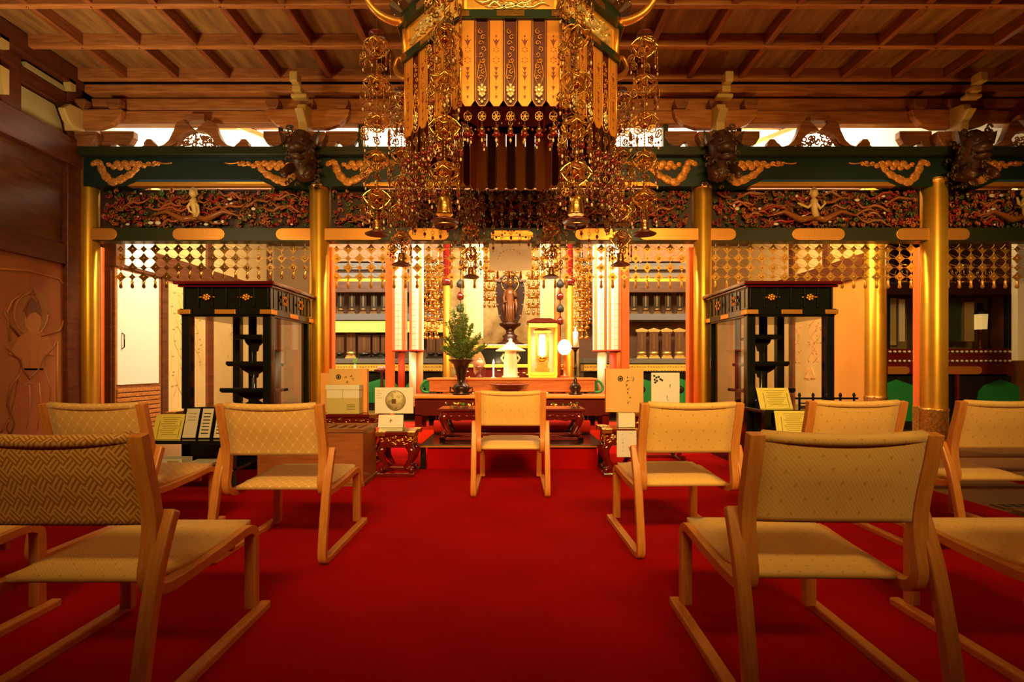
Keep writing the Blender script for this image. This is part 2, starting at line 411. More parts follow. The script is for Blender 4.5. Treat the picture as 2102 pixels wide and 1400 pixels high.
BACKP = bez([(.040, .722), (.056, .65), (.080, .56), (.092, .482), (.086, .41), (.076, .355), (.092, .314), (.14, .298), (.22, .297)])
def make_chair(name, label, kind):
    t = thing(name, label, 'chair', group='low gold brocade prayer chairs')
    post = BACKP[:-1] + [(.22, .297), (.38, .305), (.52, .318)] + bez([(.555, .316), (.585, .298), (.592, .26), (.592, .12), (.592, .022)], 4)
    for s_ in (-1, 1):
        MB().ribbon(post, s_ * .224 - .020, s_ * .224 + .020, .030).build('back_post', BEECH, t, bevel=.005)
        leg = bez([(.120, .505), (.098, .455), (.066, .37), (.036, .25), (.012, .12), (.004, .05), (.020, .020), (.06, .0125)], 5)
        leg[0] = (.123, .510)
        leg += [(.30, .0125), (.64, .0125)]
        MB().ribbon(leg, s_ * .252 - .019, s_ * .252 + .019, .030).build('leg', BEECH, t, bevel=.006)
    MB().bar((-.21, .50, .285), (.21, .50, .285), .022, .05).build('stretcher', BEECH, t, bevel=.004)
    MB().bar((-.21, .30, .285), (.21, .30, .285), .05, .02).build('stretcher', BEECH, t, bevel=.004)
    # seat cushion (sagging slightly, wider at the front edge)
    nx, ny = 8, 9; top = []; bot = []
    for j in range(ny):
        v_ = j / (ny - 1); yy = .135 + v_ * .455
        for i in range(nx):
            u_ = i / (nx - 1) * 2 - 1
            hw = .205 + (.015 if v_ > .15 else 0)
            e = 1 - max(abs(u_) ** 6, abs(v_ * 2 - 1) ** 8)
            zz = .328 + .022 * e - .006 * math.sin(PI * v_) + .012 * v_
            top.append((u_ * hw, yy, zz)); bot.append((u_ * hw, yy, .309 + .012 * v_))
    fs = []; N = nx * ny
    for j in range(ny - 1):
        for i in range(nx - 1):
            a = j * nx + i; fs += [(a, a + 1, a + nx + 1, a + nx), (N + a, N + a + nx, N + a + nx + 1, N + a + 1)]
    for i in range(nx - 1):
        fs += [(i, N + i, N + i + 1, i + 1)]; a = (ny - 1) * nx + i; fs += [(a, a + 1, N + a + 1, N + a)]
    for j in range(ny - 1):
        a = j * nx; fs += [(a, a + nx, N + a + nx, N + a)]; a += nx - 1; fs += [(a, N + a, N + a + nx, a + nx)]
    o = MB().add(top + bot, fs, True).build('seat', FAB[kind if kind == 'lattice' else 'fine'], t)
    # backrest : padded panel curving between the posts, with a rolled top edge
    prof = [(y_, z_) for (y_, z_) in BACKP if z_ >= .481]
    n = len(prof); nx = 9; fr = []; bk = []
    for k_, (y_, z_) in enumerate(prof):
        for i in range(nx):
            u_ = i / (nx - 1) * 2 - 1
            bow = .030 * (1 - u_ * u_) * (0.35 + 0.65 * (1 - abs(k_ / (n - 1) * 2 - 1)))   # hollow towards the sitter's back
            dz = -.010 * (1 - u_ * u_) if k_ == 0 else 0
            bk.append((u_ * .209, y_ - .010 + bow * -.6, z_ + dz)); fr.append((u_ * .209, y_ + .014 - bow * .6, z_ + dz))
    fs = []; N = n * nx
    for k_ in range(n - 1):
        for i in range(nx - 1):
            a = k_ * nx + i; fs += [(a, a + nx, a + nx + 1, a + 1), (N + a, N + a + 1, N + a + nx + 1, N + a + nx)]
    for i in range(nx - 1):
        fs.append((i, i + 1, N + i + 1, N + i)); a = (n - 1) * nx + i; fs.append((a, N + a, N + a + 1, a + 1))
    for k_ in range(n - 1):
        a = k_ * nx; fs.append((a, N + a, N + a + nx, a + nx)); a += nx - 1; fs.append((a, a + nx, N + a + nx, N + a))
    bo = MB().add(bk + fr, fs, True).build('backrest', FAB[kind], t)
    mb = MB()
    mb.tube([(u_ * .205, .046 - .016 * (1 - u_ * u_), .714 - .008 * (1 - u_ * u_)) for u_ in [-1 + i * .25 for i in range(9)]], .017, 8)
    mb.build('top_roll', FAB[kind], bo)
    return t
ch_w = make_chair('prayer_chair', 'large foreground chair at left, weave-pattern brocade back cut by the photo edge', 'weave')
ch_l = make_chair('prayer_chair', 'brocade chair beside the wooden offering box, left of the aisle', 'lattice')
ch_f = make_chair('prayer_chair', 'lone gold chair in the centre facing the altar', 'fine')
ch_w.location = (-1.165, 1.215, .006)
ch_l.location = (-1.10, 2.23, .006)
ch_f.location = (-0.01, 3.38, .006)
def pc(src, x, y, rz, label): return copy_tree(src, (x, y, .006), rz, label)
pc(ch_l, -1.93, 2.26, 0, 'lattice brocade chair right behind the large left foreground chair')
pc(ch_w, -1.955, 1.23, 0, 'chair mostly outside the left photo edge, only its front corner and runner show')
pc(ch_f, .845, 2.30, .03, 'gold chair right of the aisle, between the centre chair and the large right one')
pc(ch_f, .85, 1.24, -.02, 'largest foreground chair at right with hollowed gold back')
pc(ch_f, 1.70, 2.42, 0, 'chair hidden behind the large right foreground chair, only its back shows')
pc(ch_f, 2.44, 2.42, 0, 'gold chair at the far right edge beside the brown floor boards')
pc(ch_f, 1.69, 1.24, 0, 'chair cut by the lower right photo corner, only its seat and runner show')
# ---------------- colonnade ----------------
Y0 = YC
colx = [PX(184, Y0), PX(655, Y0), PX(1441, Y0), PX(1916, Y0), 6.95]
rad = [.085, .100, .092, .118, .10]
coltop = [PZ(318, Y0), PZ(384, Y0), PZ(384, Y0), PZ(374, Y0), PZ(380, Y0)]
clab = ['slim gold column standing against the dark left wall', 'gold column left of the central bay, beside the left glass case',
        'gold column right of the central bay, beside the right glass case', 'thickest gold column at right, with engraved sleeve near the floor']
for i in range(4):
    x = colx[i]; r = rad[i]
    t = thing('gold_column', clab[i], 'column', (x, Y0, 0), group='gold columns of the front row')
    MB().lathe([(r, .02), (r, coltop[i] + .02)], n=28).build('shaft', W['gold'], t)
    MB().lathe([(r + .006, .0), (r + .006, .42), (r + .012, .43), (r + .012, .45), (r + .002, .46)], n=28).build('base_sleeve', W['sleeve'], t)
    MB().lathe([(r + .003, coltop[i] - .03), (r + .004, coltop[i]), (r + .0, coltop[i] + .01)], n=28).build('top_band', W['gilt'], t)
# inner orange lacquered posts right behind the columns
for x0, x1, lab in ((PX(197, 5.6), PX(214, 5.6), 'vermilion door post behind the slim left column'), (PX(664, 5.6), PX(685, 5.6), 'vermilion post behind the column left of the altar bay'),
                    (PX(1409, 5.6), PX(1432, 5.6), 'vermilion post behind the column right of the altar bay'), (PX(1879, 5.6), PX(1902, 5.6), 'vermilion post behind the thickest gold column')):
    t = thing('lacquer_post', lab, 'post', ((x0 + x1) / 2, 5.6, 0), group='vermilion posts behind the columns')
    h = (x1 - x0) / 2
    MB().box(-h, h, -.05, .05, 0, 2.23).build('shaft', W['vermilion'], t, bevel=.012)
    MB().box(-h - .004, h + .004, -.055, .055, .0, .46).build('base_sleeve', W['sleeve'], t, bevel=.012)
# column 5 farther back on the right
x5 = PX(1796, 6.15)
t = thing('gold_column', 'gold column standing deeper inside, left of the gap with the dark right altar', 'column', (x5, 6.15, 0))
MB().lathe([(.115, .02), (.115, 3.16)], n=28).build('shaft', W['gold'], t)
MB().lathe([(.12, 0), (.12, .5), (.125, .51), (.125, .53), (.117, .54)], n=28).build('base_sleeve', W['sleeve'], t)

bays = [(colx[0], colx[1], 'left'), (colx[1], colx[2], 'centre'), (colx[2], colx[3], 'right'), (colx[3], colx[4], 'far right')]
def plate_poly(x0, x1, z0, z1, rl, rr, n=6):
    r = (z1 - z0) / 2; zc_ = (z0 + z1) / 2; P_ = []
    if rl: P_ += [(x0 + r - r * math.cos(-PI / 2 + PI * i / n), zc_ + r * math.sin(-PI / 2 + PI * i / n)) for i in range(n, -1, -1)][::-1][::-1]
    else: P_ += [(x0, z1), (x0, z0)]
    if rr: P_ += [(x1 - r + r * math.cos(-PI / 2 + PI * i / n), zc_ + r * math.sin(-PI / 2 + PI * i / n)) for i in range(n + 1)]
    else: P_ += [(x1, z0), (x1, z1)]
    return P_
CLF = mat('cloud_orange_fill', (.50, .15, .03), .4, .3, var=(.72, .32, .06), vscale=30)
def cloud(mb, ax, az, flip, y, sc_=1.0, thick=.014):
    """gilded cloud scroll : flat orange lobes edged with curling gilt lines"""
    rr = random.Random(5)
    def q(u, v, dy=0): return (ax + flip * u * sc_ * 1.22, y + dy, az + v * sc_)
    def lobe(u, v, r): mb.mat(0).ball(q(u, v), r * sc_ * 1.12, 9, 5, sx=1.2, sy=.28)
    def curl(u, v, r, a0=0.0, th=.0055): mb.mat(1).tube([q(u + r * (1 - j / 11) * math.cos(a0 + j * .85), v + r * (1 - j / 11) * math.sin(a0 + j * .85), -.006) for j in range(10)], th * sc_, 5)
    path = bez([(.01, .27), (.05, .30), (.09, .27), (.11, .19), (.15, .11), (.21, .045), (.27, .055), (.35, .10), (.42, .15), (.47, .21), (.50, .26)], 3)
    for i, (u, v) in enumerate(path):
        w_ = .026 + .018 * math.sin(PI * i / (len(path) - 1)) + .006 * math.sin(i * 1.7)
        lobe(u, v, w_)
        if i % 2 == 0: curl(u + rr.uniform(-.01, .01), v + rr.uniform(-.01, .01), w_ * .95, rr.uniform(0, 6))
    for u, v, r in ((.18, .265, .028), (.23, .235, .034), (.27, .275, .042), (.30, .225, .036), (.35, .275, .045), (.38, .225, .034), (.43, .28, .040), (.50, .275, .038), (.55, .25, .032), (.60, .275, .028)):
        lobe(u, v, r); curl(u, v, r * 1.02, rr.uniform(0, 6)); curl(u, v, r * .5, rr.uniform(0, 6), .004)
    mb.mat(1).tube([q(u, v, -.004) for u, v in bez([(.60, .27), (.65, .245), (.69, .265), (.70, .295), (.74, .28), (.80, .275), (.85, .285)], 4)], .010 * sc_, 6)
    mb.mat(0); lobe(.66, .285, .026); lobe(.70, .27, .022); curl(.67, .28, .026, 1)
    mb.mat(1).tube([q(u, v, -.004) for u, v in bez([(.21, .05), (.23, .02), (.26, .0)], 4)], .009 * sc_, 6)
R_ = random.Random(11)
pan_lab = {'left': 'painted carved transom panel in the left bay, a brown winged figure among red clouds',
           'centre': 'painted carved transom panel behind the hanging canopy, white blossoms over dark leaves',
           'right': 'painted carved panel in the right bay, a pale figure with outstretched arms',
           'far right': 'painted carved transom panel at the right photo edge, a pale figure over pink swirls'}
MC = [mat('carving_dark', (.035, .012, .008), .5), mat('carving_red', (.26, .018, .010), .25), mat('carving_green', (.06, .10, .015), .25),
      mat('carving_brown', (.24, .08, .018), .25), mat('carving_white', (.70, .60, .48), .3), mat('carving_tan', (.62, .42, .14), .45), mat('carving_rose', (.36, .10, .03), .22)]
zb0, zb1 = PZ(497, Y0), PZ(470, Y0)
for bi, (xa, xb, nm) in enumerate(bays):
    ra, rb = rad[bi], rad[bi + 1] if bi < 3 else .1
    # lower tie beam with gilt plates
    t = thing('tie_beam', f'dark tie beam with rounded gilt plates under the carved panel of the {nm} bay', 'beam', (0, Y0, 0), group='dark tie beams with gilt plates')
    MB().box(xa + ra * .5, xb - rb * .5, -.05, .09, zb0, zb1).build('beam', W['greenlac'], t, bevel=.004)
    wbay = xb - xa
    if nm == 'centre': segs = [(0, .17, 0, 1), (.235, .34, 1, 1), (.665, .77, 1, 1), (.83, 1, 1, 0)]
    else: segs = [(0, .135, 0, 1), (.375, .60, 1, 1), (.82, 1, 1, 0)]
    for (a, b, rl, rr) in segs:
        x0, x1 = xa + a * wbay, xb - (1 - b) * wbay
        MB().prism(plate_poly(x0, x1, zb0 + .008, zb1 - .008, rl, rr), -.062, -.045).build('gilt_plate', W['gilt'], t, bevel=.003)
    # carved panel
    z0, z1 = PZ(470, Y0), PZ(386, Y0)
    t = thing('carved_transom', pan_lab[nm], 'carving', (0, Y0, 0), group='carved transom panels between the columns')
    MB().box(xa + ra, xb - rb, .06, .10, z0, z1).build('backing', MC[0], t)
    sets = {k: MB() for k in (1, 2, 3, 6)}
    n = int(wbay * 190)
    for k_ in range(n):
        x = R_.uniform(xa + ra + .04, xb - rb - .04); z = R_.uniform(z0 + .03, z1 - .03); y = R_.uniform(-.01, .05)
        edge = abs((x - (xa + xb) / 2) / (wbay / 2))
        kk = R_.choice([1, 1, 6, 2, 3]) if edge > .55 else R_.choice([3, 3, 1, 2, 6, 3])
        rr = R_.uniform(.014, .036); a0 = R_.uniform(0, 6.3); d = R_.choice((-1, 1)); m_ = 7
        sets[kk].tube([(x + rr * (1 - j / m_ * .85) * math.cos(a0 + d * j * .95), y, z + rr * (1 - j / m_ * .85) * math.sin(a0 + d * j * .95)) for j in range(m_)], R_.uniform(.006, .011), 5)
        if R_.random() < .6: sets[kk].ball((x, y - .01, z), R_.uniform(.008, .014), 6, 4)
    for k_ in range(int(wbay * 9)):       # long wavy drapery strands
        x = R_.uniform(xa + ra + .25, xb - rb - .25); z = R_.uniform(z0 + .06, z1 - .06)
        sl = R_.uniform(-.5, .5); L = R_.uniform(.10, .22); kk = R_.choice([3, 3, 1, 6])
        sets[kk].tube([(x + (j / 6 - .5) * 2 * L, -.01 + .02 * math.sin(j), max(z0 + .02, min(z1 - .02, z + sl * (j / 6 - .5) * L + .025 * math.sin(j * 1.6 + sl * 9)))) for j in range(7)], [.004, .012, .017, .016, .014, .009, .003], 6)
    for kk, nme in ((1, 'red_cloud_carving'), (2, 'green_cloud_carving'), (3, 'brown_drapery_carving'), (6, 'rose_cloud_carving')):
        o = sets[kk].build(nme, MC[kk], t); o['kind'] = 'stuff'
    wm = MB()
    for k_ in range(int(wbay * 7)):
        x = R_.uniform(xa + ra + .1, xb - rb - .1); z = R_.uniform(z0 + .03, z1 - .05)
        if nm == 'centre': x = (xa + xb) / 2 + R_.uniform(-.9, .9)
        wm.ball((x, -.02, z), R_.uniform(.009, .02), 6, 4, sx=R_.uniform(.9, 2.0), sy=.6, sz=R_.uniform(.7, 1.2))
    wm.build('white_blossom_carving', MC[4], t)['kind'] = 'stuff'
    # figure
    if nm != 'centre':
        cx = {'left': PX(403, Y0), 'right': PX(1663, Y0), 'far right': PX(2092, Y0)}[nm]; zt = z1 + .01
        g = MB()
        g.ball((cx, -.06, zt - .09), .038, 10, 7, sz=1.15)
        g.tube([(cx, -.05, zt - .13), (cx, -.055, zt - .17), (cx + .01, -.05, zt - .25), (cx + .03, -.04, zt - .33)], [.018, .040, .030, .036], 8)
        arms = {'left': [((.0, .17), (.055, .22), (.065, .29), (.04, .34)), ((.0, .17), (-.05, .23), (-.03, .28), (.03, .31))],
                'right': [((.0, .17), (.06, .25), (.11, .20), (.10, .17)), ((.0, .17), (-.07, .24), (-.14, .21), (-.18, .19))],
                'far right': [((.0, .17), (.06, .25), (.11, .20), (.10, .17)), ((.0, .17), (-.07, .24), (-.08, .20), (-.10, .13))]}[nm]
        for ar in arms: g.tube([(cx + a[0], -.07, zt - a[1]) for a in ar], [.018, .016, .013, .010], 6)
        g.mat(1).tube([(cx - .045, -.055, zt - .10), (cx - .03, -.06, zt - .045), (cx, -.06, zt - .028), (cx + .03, -.06, zt - .045), (cx + .045, -.055, zt - .10)], .008, 6)
        for s_ in (-1, 1):
            g.mat(2).tube([(cx + .03, -.03, zt - .33), (cx + s_ * .12, -.04, zt - .36), (cx + s_ * .30, -.035, zt - .27), (cx + s_ * .48, -.03, zt - .32)], [.03, .035, .022, .006], 7)
        g.build('figure', [MC[5], W['tan'], MC[3]], t)
    # painted rainbow beam with gilt clouds and arched gold lower edge
    z0, z1 = PZ(388, Y0), 3.092
    t = thing('painted_beam', f'dark green beam with gilded cloud scrolls and gold underside above the {nm} bay', 'beam', (0, Y0, 0), group='painted beams above the carved panels')
    xl, xr = xa, xb
    arch0, arch1 = xa + wbay * (.19 if nm != 'centre' else .12), xb - wbay * (.19 if nm != 'centre' else .12)
    MB().prism([(xl, z0), (arch0, z0), (arch0 + .13, z0 + .055), (arch1 - .13, z0 + .055), (arch1, z0), (xr, z0), (xr, z1), (xl, z1)], -.085, .09).build('beam', W['teal'], t)
    for k_, (mm, y_) in enumerate(((W['gilt'], -.082), (W['gold'], -.078), (W['blue'], -.088))):
        zz = z0 + (.0, .022, .045)[k_]; h = (.024, .022, .022)[k_]
        MB().prism([(arch0 + .045 * k_, zz), (arch1 - .045 * k_, zz), (arch1 - .045 * (k_ + 1), zz + h), (arch0 + .045 * (k_ + 1), zz + h)], y_ - .008, -.02).build('edge_band', mm, t)
    sca = 1.0 if nm != 'centre' else 1.1
    sc_ = min(1.0, (z1 - z0 - .03) / .33)
    for s_, ax in ((1, xl + ra + .01), (-1, xr - rb - .01)):
        g = MB(); cloud(g, ax, z0 + .008, s_, -.092, sc_)
        g.build('cloud_scroll', [CLF, W['gilt']], t)
    # top plate (green) over it
    t = thing('top_plate', f'dark green projecting top plate under the bright openings of the {nm} bay', 'beam', (0, Y0, 0), group='green top plates')
    mb = MB().box(xa, xb, -.16, .16, PZ(317, Y0 - .16), 3.178)
    mb.build('plate', W['greenlac'], t, bevel=.004)
# upper brown beams up to the ceiling
for nm_, ya, yb, pz0, pz1, m_, lab in (('purlin', 5.235, 5.40, 3.775, 3.862, 'woodx', 'brown beam tucked directly under the coffered ceiling'),
                                     ('purlin', 5.30, 5.40, 3.61, 3.755, 'woodx', 'rounded brown beam second from the ceiling, above the bright openings'),
                                     ('purlin', 5.27, 5.40, 3.465, 3.60, 'woodx', 'brown beam closing the bright openings at the top')):
    o = MB().box(XL + .11, 6.9, ya, yb - .012, pz0, pz1).build(nm_, W[m_], bevel=.03 if pz0 == 3.61 else .012)
    tag(o, lab, 'beam', 'brown beams over the openings')
    o['kind'] = 'thing'
mb = MB().box(XL, 7.0, 5.40, 5.47, 3.59, 3.99); struct(mb.build('wall_transom', W['wooddark']))
# wooden frog-leg struts in the openings
def strut(cx, wd, lab, z0=3.18, z1=3.46):
    t = thing('frog_leg_strut', lab, 'strut', (cx, Y0 - .105, z0), group='frog-leg struts in the bright openings')
    h = z1 - z0; hw = wd / 2
    outer = [(.16, h), (.25, h * .90), (.29, h * .58), (.35, h * .24), (.42, h * .07), (.50, 0)]
    inner = [(.36, 0), (.27, h * .10), (.23, h * .28), (.17, h * .46), (.10, h * .56), (0, h * .60)]
    k = hw / .50
    P_ = [(a * k, b) for a, b in outer] + [(a * k, b) for a, b in inner]
    MB().prism(P_, -.05, .03).prism([(-a, b) for a, b in P_][::-1], -.05, .03).build('legs', W['wood'], t, bevel=.006)
    MB().box(-.10, .10, -.06, .04, h - .01, h + .055).build('bearing_block', W['wood'], t, bevel=.008)
    g = MB(); rr = random.Random(int(cx * 100))
    for i in range(46):
        a = rr.uniform(-.30, .30) * k; b = rr.uniform(.015, max(.02, h * .56 - abs(a) * .45))
        q = rr.uniform(.014, .026); a0 = rr.uniform(0, 6)
        g.tube([(a + q * math.cos(a0 + j * .9), -.02, b + q * math.sin(a0 + j * .9)) for j in range(6)], .008, 5)
    g.build('openwork_carving', W['wood'], t)
    for s_ in (-1, 1):
        MB().prism([(s_ * (hw + dx * .9), dz) for dx, dz in ((.0, 0), (.03, .03), (.06, .05), (.09, .085), (.14, .085), (.17, .05), (.17, .02), (.21, 0))][::s_], -.03, .03).build('scroll_lump', W['wood'], t)
strut(PX(418, Y0), .78, 'brown frog-leg strut with openwork in the left bright opening')
strut(PX(1664, Y0), .76, 'brown frog-leg strut with openwork in the right bright opening')
strut(PX(2080, Y0), .76, 'frog-leg strut cut by the right photo edge above the far bay')
for px in (578, 741, 1364, 1514):
    o = MB().box(PX(px, Y0) - .026, PX(px, Y0) + .026, Y0 - .03, Y0 + .04, 3.18, 3.464).build('stile', W['greenlac'])
    tag(o, {578: 'dark upright left of the bracket over the second column', 741: 'dark upright right of the bracket over the second column', 1364: 'dark upright left of the bracket over the third column', 1514: 'dark upright right of the bracket over the third column'}[px], 'upright', 'dark uprights in the openings')
# bracket complexes over the columns
def bracket(cx, lab, half=False):
    t = thing('bracket_complex', lab, 'bracket', (cx, Y0, 3.18), group='wooden bracket complexes over the columns')
    k0 = -.35 if half else -1
    MB().prism([(k0 * .13, .0), (.13, .0), (.19, .10), (.19, .16), (k0 * .19, .16), (k0 * .19, .10)], -.155, .06).build('bearing_block', W['wood'], t, bevel=.01)
    arm = [(-.20, .0)] + [(-.33, .04), (-.42, .12), (-.44, .20), (.44, .20), (.42, .12), (.33, .04), (.20, .0)]
    if half: arm = [(-.06, 0), (-.06, .20), (.44, .20), (.42, .12), (.33, .04), (.20, .0)]
    o = MB().prism(arm, -.13, -.065).build('bracket_arm', W['woodx'], t, bevel=.008); o.location = (0, 0, .20)
    for s_ in ((0, 1) if half else (-1, 0, 1)):
        MB().prism([(s_ * .36 - .045, .40), (s_ * .36 + .045, .40), (s_ * .36 + .07, .45), (s_ * .36 + .07, .50), (s_ * .36 - .07, .50), (s_ * .36 - .07, .45)], -.15, -.065).build('small_block', W['wood'], t, bevel=.006)
    # side volutes shaped like breaking waves beside the opening
    for s_ in ((1,) if half else (-1, 1)):
        P_ = [(s_ * a, b) for a, b in ((.16, .21), (.50, .21), (.50, .14), (.46, .075), (.40, .05), (.33, .06), (.28, .10), (.25, .04), (.16, .01))]
        MB().prism(P_[::s_], -.05, .02).build('wing_board', W['wood'], t, bevel=.006)
    # pale nosing stepping forward and up towards the ceiling
    g = MB()
    g.prism([(-.35, .30), (-.30, .31), (-.27, .38), (-.06, .42), (-.06, .14), (-.12, .10), (-.16, .05), (-.19, -.02), (-.24, -.02), (-.25, .10), (-.26, .2)], -.045, .045, axis='x')
    g.box(-.075, .085, -.36, -.28, .40, .44).box(-.045, .045, -.40, -.30, .44, .50).box(-.04, .04, -.47, -.36, .50, .60)
    if half: g = MB().prism([(-.35, .30), (-.27, .38), (-.10, .40), (-.10, .16), (-.22, .14), (-.30, .2)], -.035, .035, axis='x')
    ng = g.build('forward_nosing', W['woodgold'], t, bevel=.012)
    ng.rotation_euler = (0, 0, 0)
    return t
bracket(PX(184, Y0) - .0, 'bracket complex in the left corner beside the dark wall', True)
bracket(PX(640, Y0), 'bracket complex over the gold column left of the canopy')
bracket(PX(1458, Y0), 'bracket complex over the gold column right of the canopy')
bracket(PX(1935, Y0), 'bracket complex over the thickest gold column')
# carved lion heads projecting over the columns
def lion(cx, lab, sx=1):
    t = thing('lion_head_nosing', lab, 'carving', (cx, Y0 - .16, 2.80), group='carved heads over the gold columns')
    g = MB(); rr = random.Random(int(cx * 77))
    g.tube([(0, .02, .04), (0, -.04, .12), (sx * .01, -.10, .22), (sx * .0, -.13, .34), (0, -.08, .43)], [.08, .12, .13, .135, .10], 12)
    g.ball((0, -.22, .26), .085, 10, 6, sx=1.1, sz=.7).ball((0, -.23, .18), .065, 10, 6, sx=1.2, sz=.45)
    for s_ in (-1, 1):
        g.ball((s_ * .06, -.24, .34), .026, 8, 5)
        g.prism([(s_ * .10, .38), (s_ * .20, .46), (s_ * .17, .33)][::s_], -.18, -.14)
        g.tube([(s_ * .09, -.14, .10), (s_ * .13, -.22, .02), (s_ * .10, -.27, -.03)], [.05, .04, .03], 8)
    g.build('head', mat('very_dark_wood', (.055, .018, .008), .4) if 'very_dark_wood' not in bpy.data.materials else bpy.data.materials['very_dark_wood'], t)
    h = MB()
    for i in range(60):
        a = rr.uniform(0, 2 * PI); b = rr.uniform(-.05, .48); q = .15 + rr.uniform(-.02, .03)
        x, y = q * math.cos(a) * .93, -.08 + q * math.sin(a) * .93; r2 = rr.uniform(.02, .035)
        if y < -.22 and .1 < b < .42: continue
        h.tube([(x + r2 * math.cos(k * .9) * (1 - k / 8), y - .01, b + r2 * math.sin(k * .9) * (1 - k / 8)) for k in range(6)], .010, 5)
    h.build('curled_mane', mat('mane_paint', (.08, .028, .010), .35, var=(.05, .04, .012), vscale=14), t)['kind'] = 'stuff'
lion(PX(640, Y0), 'dark carved lion head over the gold column left of the canopy')
lion(PX(1458, Y0), 'dark carved lion head over the gold column right of the canopy')
lion(PX(1945, Y0), 'dark carved lion head over the thickest gold column')
# netted metal curtains hanging below the tie beams
def star(r, n=4, q=.45):
    return [(r * (1 if i % 2 == 0 else q) * math.sin(PI * i / n), r * (1 if i % 2 == 0 else q) * math.cos(PI * i / n)) for i in range(2 * n)]
def med(mb, x, z, r, y=0):
    # concave-sided diamond plate with a boss
    P_ = []
    for i in range(4):
        a = PI / 2 * i; b = a + PI / 4
        P_ += [(x + r * math.cos(a), z + r * math.sin(a)), (x + r * .62 * math.cos(b), z + r * .62 * math.sin(b))]
    mb.prism(P_, y - .003, y + .003); mb.ball((x, y - .004, z), r * .3, 6, 4, sy=.5)
def strand_mesh(rows, big_even, tas):
    mb = MB(); pit = .102
    mb.tube([(0, 0, 0), (0, 0, -pit * (rows + .2))], .0028, 4)
    for r in range(rows):
        big = (r % 2 == 0) == big_even
        med(mb, 0, -pit * (r + .75), .058 if big else .037)
    zt = -pit * (rows + .35)
    return mb, zt
lattab = {'left': (247, 636, 'netted metal curtain hanging across the left bay above the glass case'), 'centre': (690, 1412, 'netted metal curtain hanging across the altar bay'),
          'right': (1468, 1870, 'netted metal curtain hanging across the right bay above the glass case'), 'far right': (1945, 2160, 'netted metal curtain at the far right above the dark altar')}
YN = 5.47
NETM = mat('net_gilt', (.66, .34, .07), .40, .7)
for nm, (p0, p1, lab) in lattab.items():
    t = thing('netted_curtain', lab, 'hanging ornament', (0, YN, PZ(497, YN)), group='netted metal curtains below the tie beams')
    x0, x1 = PX(p0, YN), PX(p1, YN); pit = .126; n = int((x1 - x0) / pit) + 1
    mm = W['brass'] if nm == 'left' else NETM
    protos = {}
    links = MB()
    for i in range(n):
        x = x0 + i * pit; u = i / max(1, n - 1)
        rows = 4
        if nm == 'left': rows = 4 if i < 5 else 3
        if nm == 'centre' and (.40 < u < .60): rows = 3
        key = (rows, i % 2)
        if key not in protos:
            mb, zt = strand_mesh(rows, i % 2 == 1, 1)
            o = mb.build('strand', mm, t)
            tm = MB().lathe([(.004, zt + .03), (.016, zt + .01), (.012, zt - .01), (.020, zt - .05), (.006, zt - .065)], n=6)
            tm.build('tassel', mm, o); protos[key] = o; o.location = (x, 0, 0)
        else:
            copy_tree(protos[key], (x, 0, 0), parent=t)
        if i < n - 1:
            for r in range(rows if nm != 'left' else rows):
                links.bar((x + .02, 0, -.102 * (r + .75)), (x + pit - .02, 0, -.102 * (r + .75)), .004, .004)
                links.bar((x, 0, -.102 * (r + .25)), (x + pit, 0, -.102 * (r + .75)), .003, .003)
    links.build('link_wires', mm, t)
# ---------------- sanctuary side walls ----------------
XS = -4.50
struct(MB().box(XS - .12, XS, 5.60, YB, 0, 3.2).build('wall_sanctuary_left', W['wooddark']))
d = MB().box(XS, XS + .03, 5.62, 6.38, .02, 2.04).build('door_1', W['wood']); struct(d)
MB().box(XS + .03, XS + .045, 5.64, 6.30, .69, 2.0).build('door_panel', mat('pink_white_board', (.86, .72, .60), .6), d)
sl = MB()
for i in range(11): sl.box(XS + .03, XS + .05, 5.64, 6.32, .05 + i * .055, .05 + i * .055 + .045)
sl.build('door_slats', W['woodx'], d, bevel=.006)
MB().tube([(XS + .05, 5.70, 1.10), (XS + .075, 5.70, 1.12), (XS + .075, 5.70, 1.26), (XS + .05, 5.70, 1.28)], .007, 6).build('door_handle', W['black'], d)
mb = MB().box(XS, XS + .05, 6.36, 6.47, 0, 2.04).box(XS, XS + .06, 5.6, YB, 2.03, 2.32)
for yy in (7.38, 9.2): mb.box(XS, XS + .05, yy - .07, yy + .07, 0, 3.2)
struct(mb.build('trim_6', W['wooddark']))
struct(MB().box(XS, XS + .012, 6.47, YB, .0, 2.03).box(XS, XS + .012, 6.22, YB, 2.33, 3.16).build('wall_painted_left', W['goldwall']))
struct(MB().box(XS + .03, XS + .07, 5.72, 6.2, 2.06, 2.9).build('window_1', mat('white_screen', (.88, .84, .74), .6)))
mb = MB(); rr = random.Random(5)     # painted vines with hanging bells on the gold panels
def vine(mb, X, y, z0, z1, d):
    for k in range(3):
        mb.tube([(X, y + .10 * math.sin(i * .9 + k * 2) + k * .05, z1 + (z0 - z1) * i / 12) for i in range(13)], .004, 4)
    for k in range(26):
        q = rr.uniform(0, 1); mb.ball((X, y + rr.uniform(-.16, .20), z1 + (z0 - z1) * q), .016, 5, 3, sx=.2, sy=1.6, sz=.8)
for yy in (6.72, 7.0, 8.0, 8.6): vine(mb, XS + .014, yy, .9 if yy > 6.8 else .5, 1.9, 1)
tag(mb.build('painted_vine', mat('vine_paint', (.52, .38, .10), .6)), 'pale vine painted on the gold wall panels beside the left glass case', 'wall painting')
XSR = 4.46
struct(MB().box(XSR, XSR + .10, 6.27, YB, 0, 3.2).build('wall_sanctuary_right', W['wooddark']))
struct(MB().box(XSR - .014, XSR, 6.27, 6.98, 0, 2.03).build('wall_panel_right', W['orangeboard']))
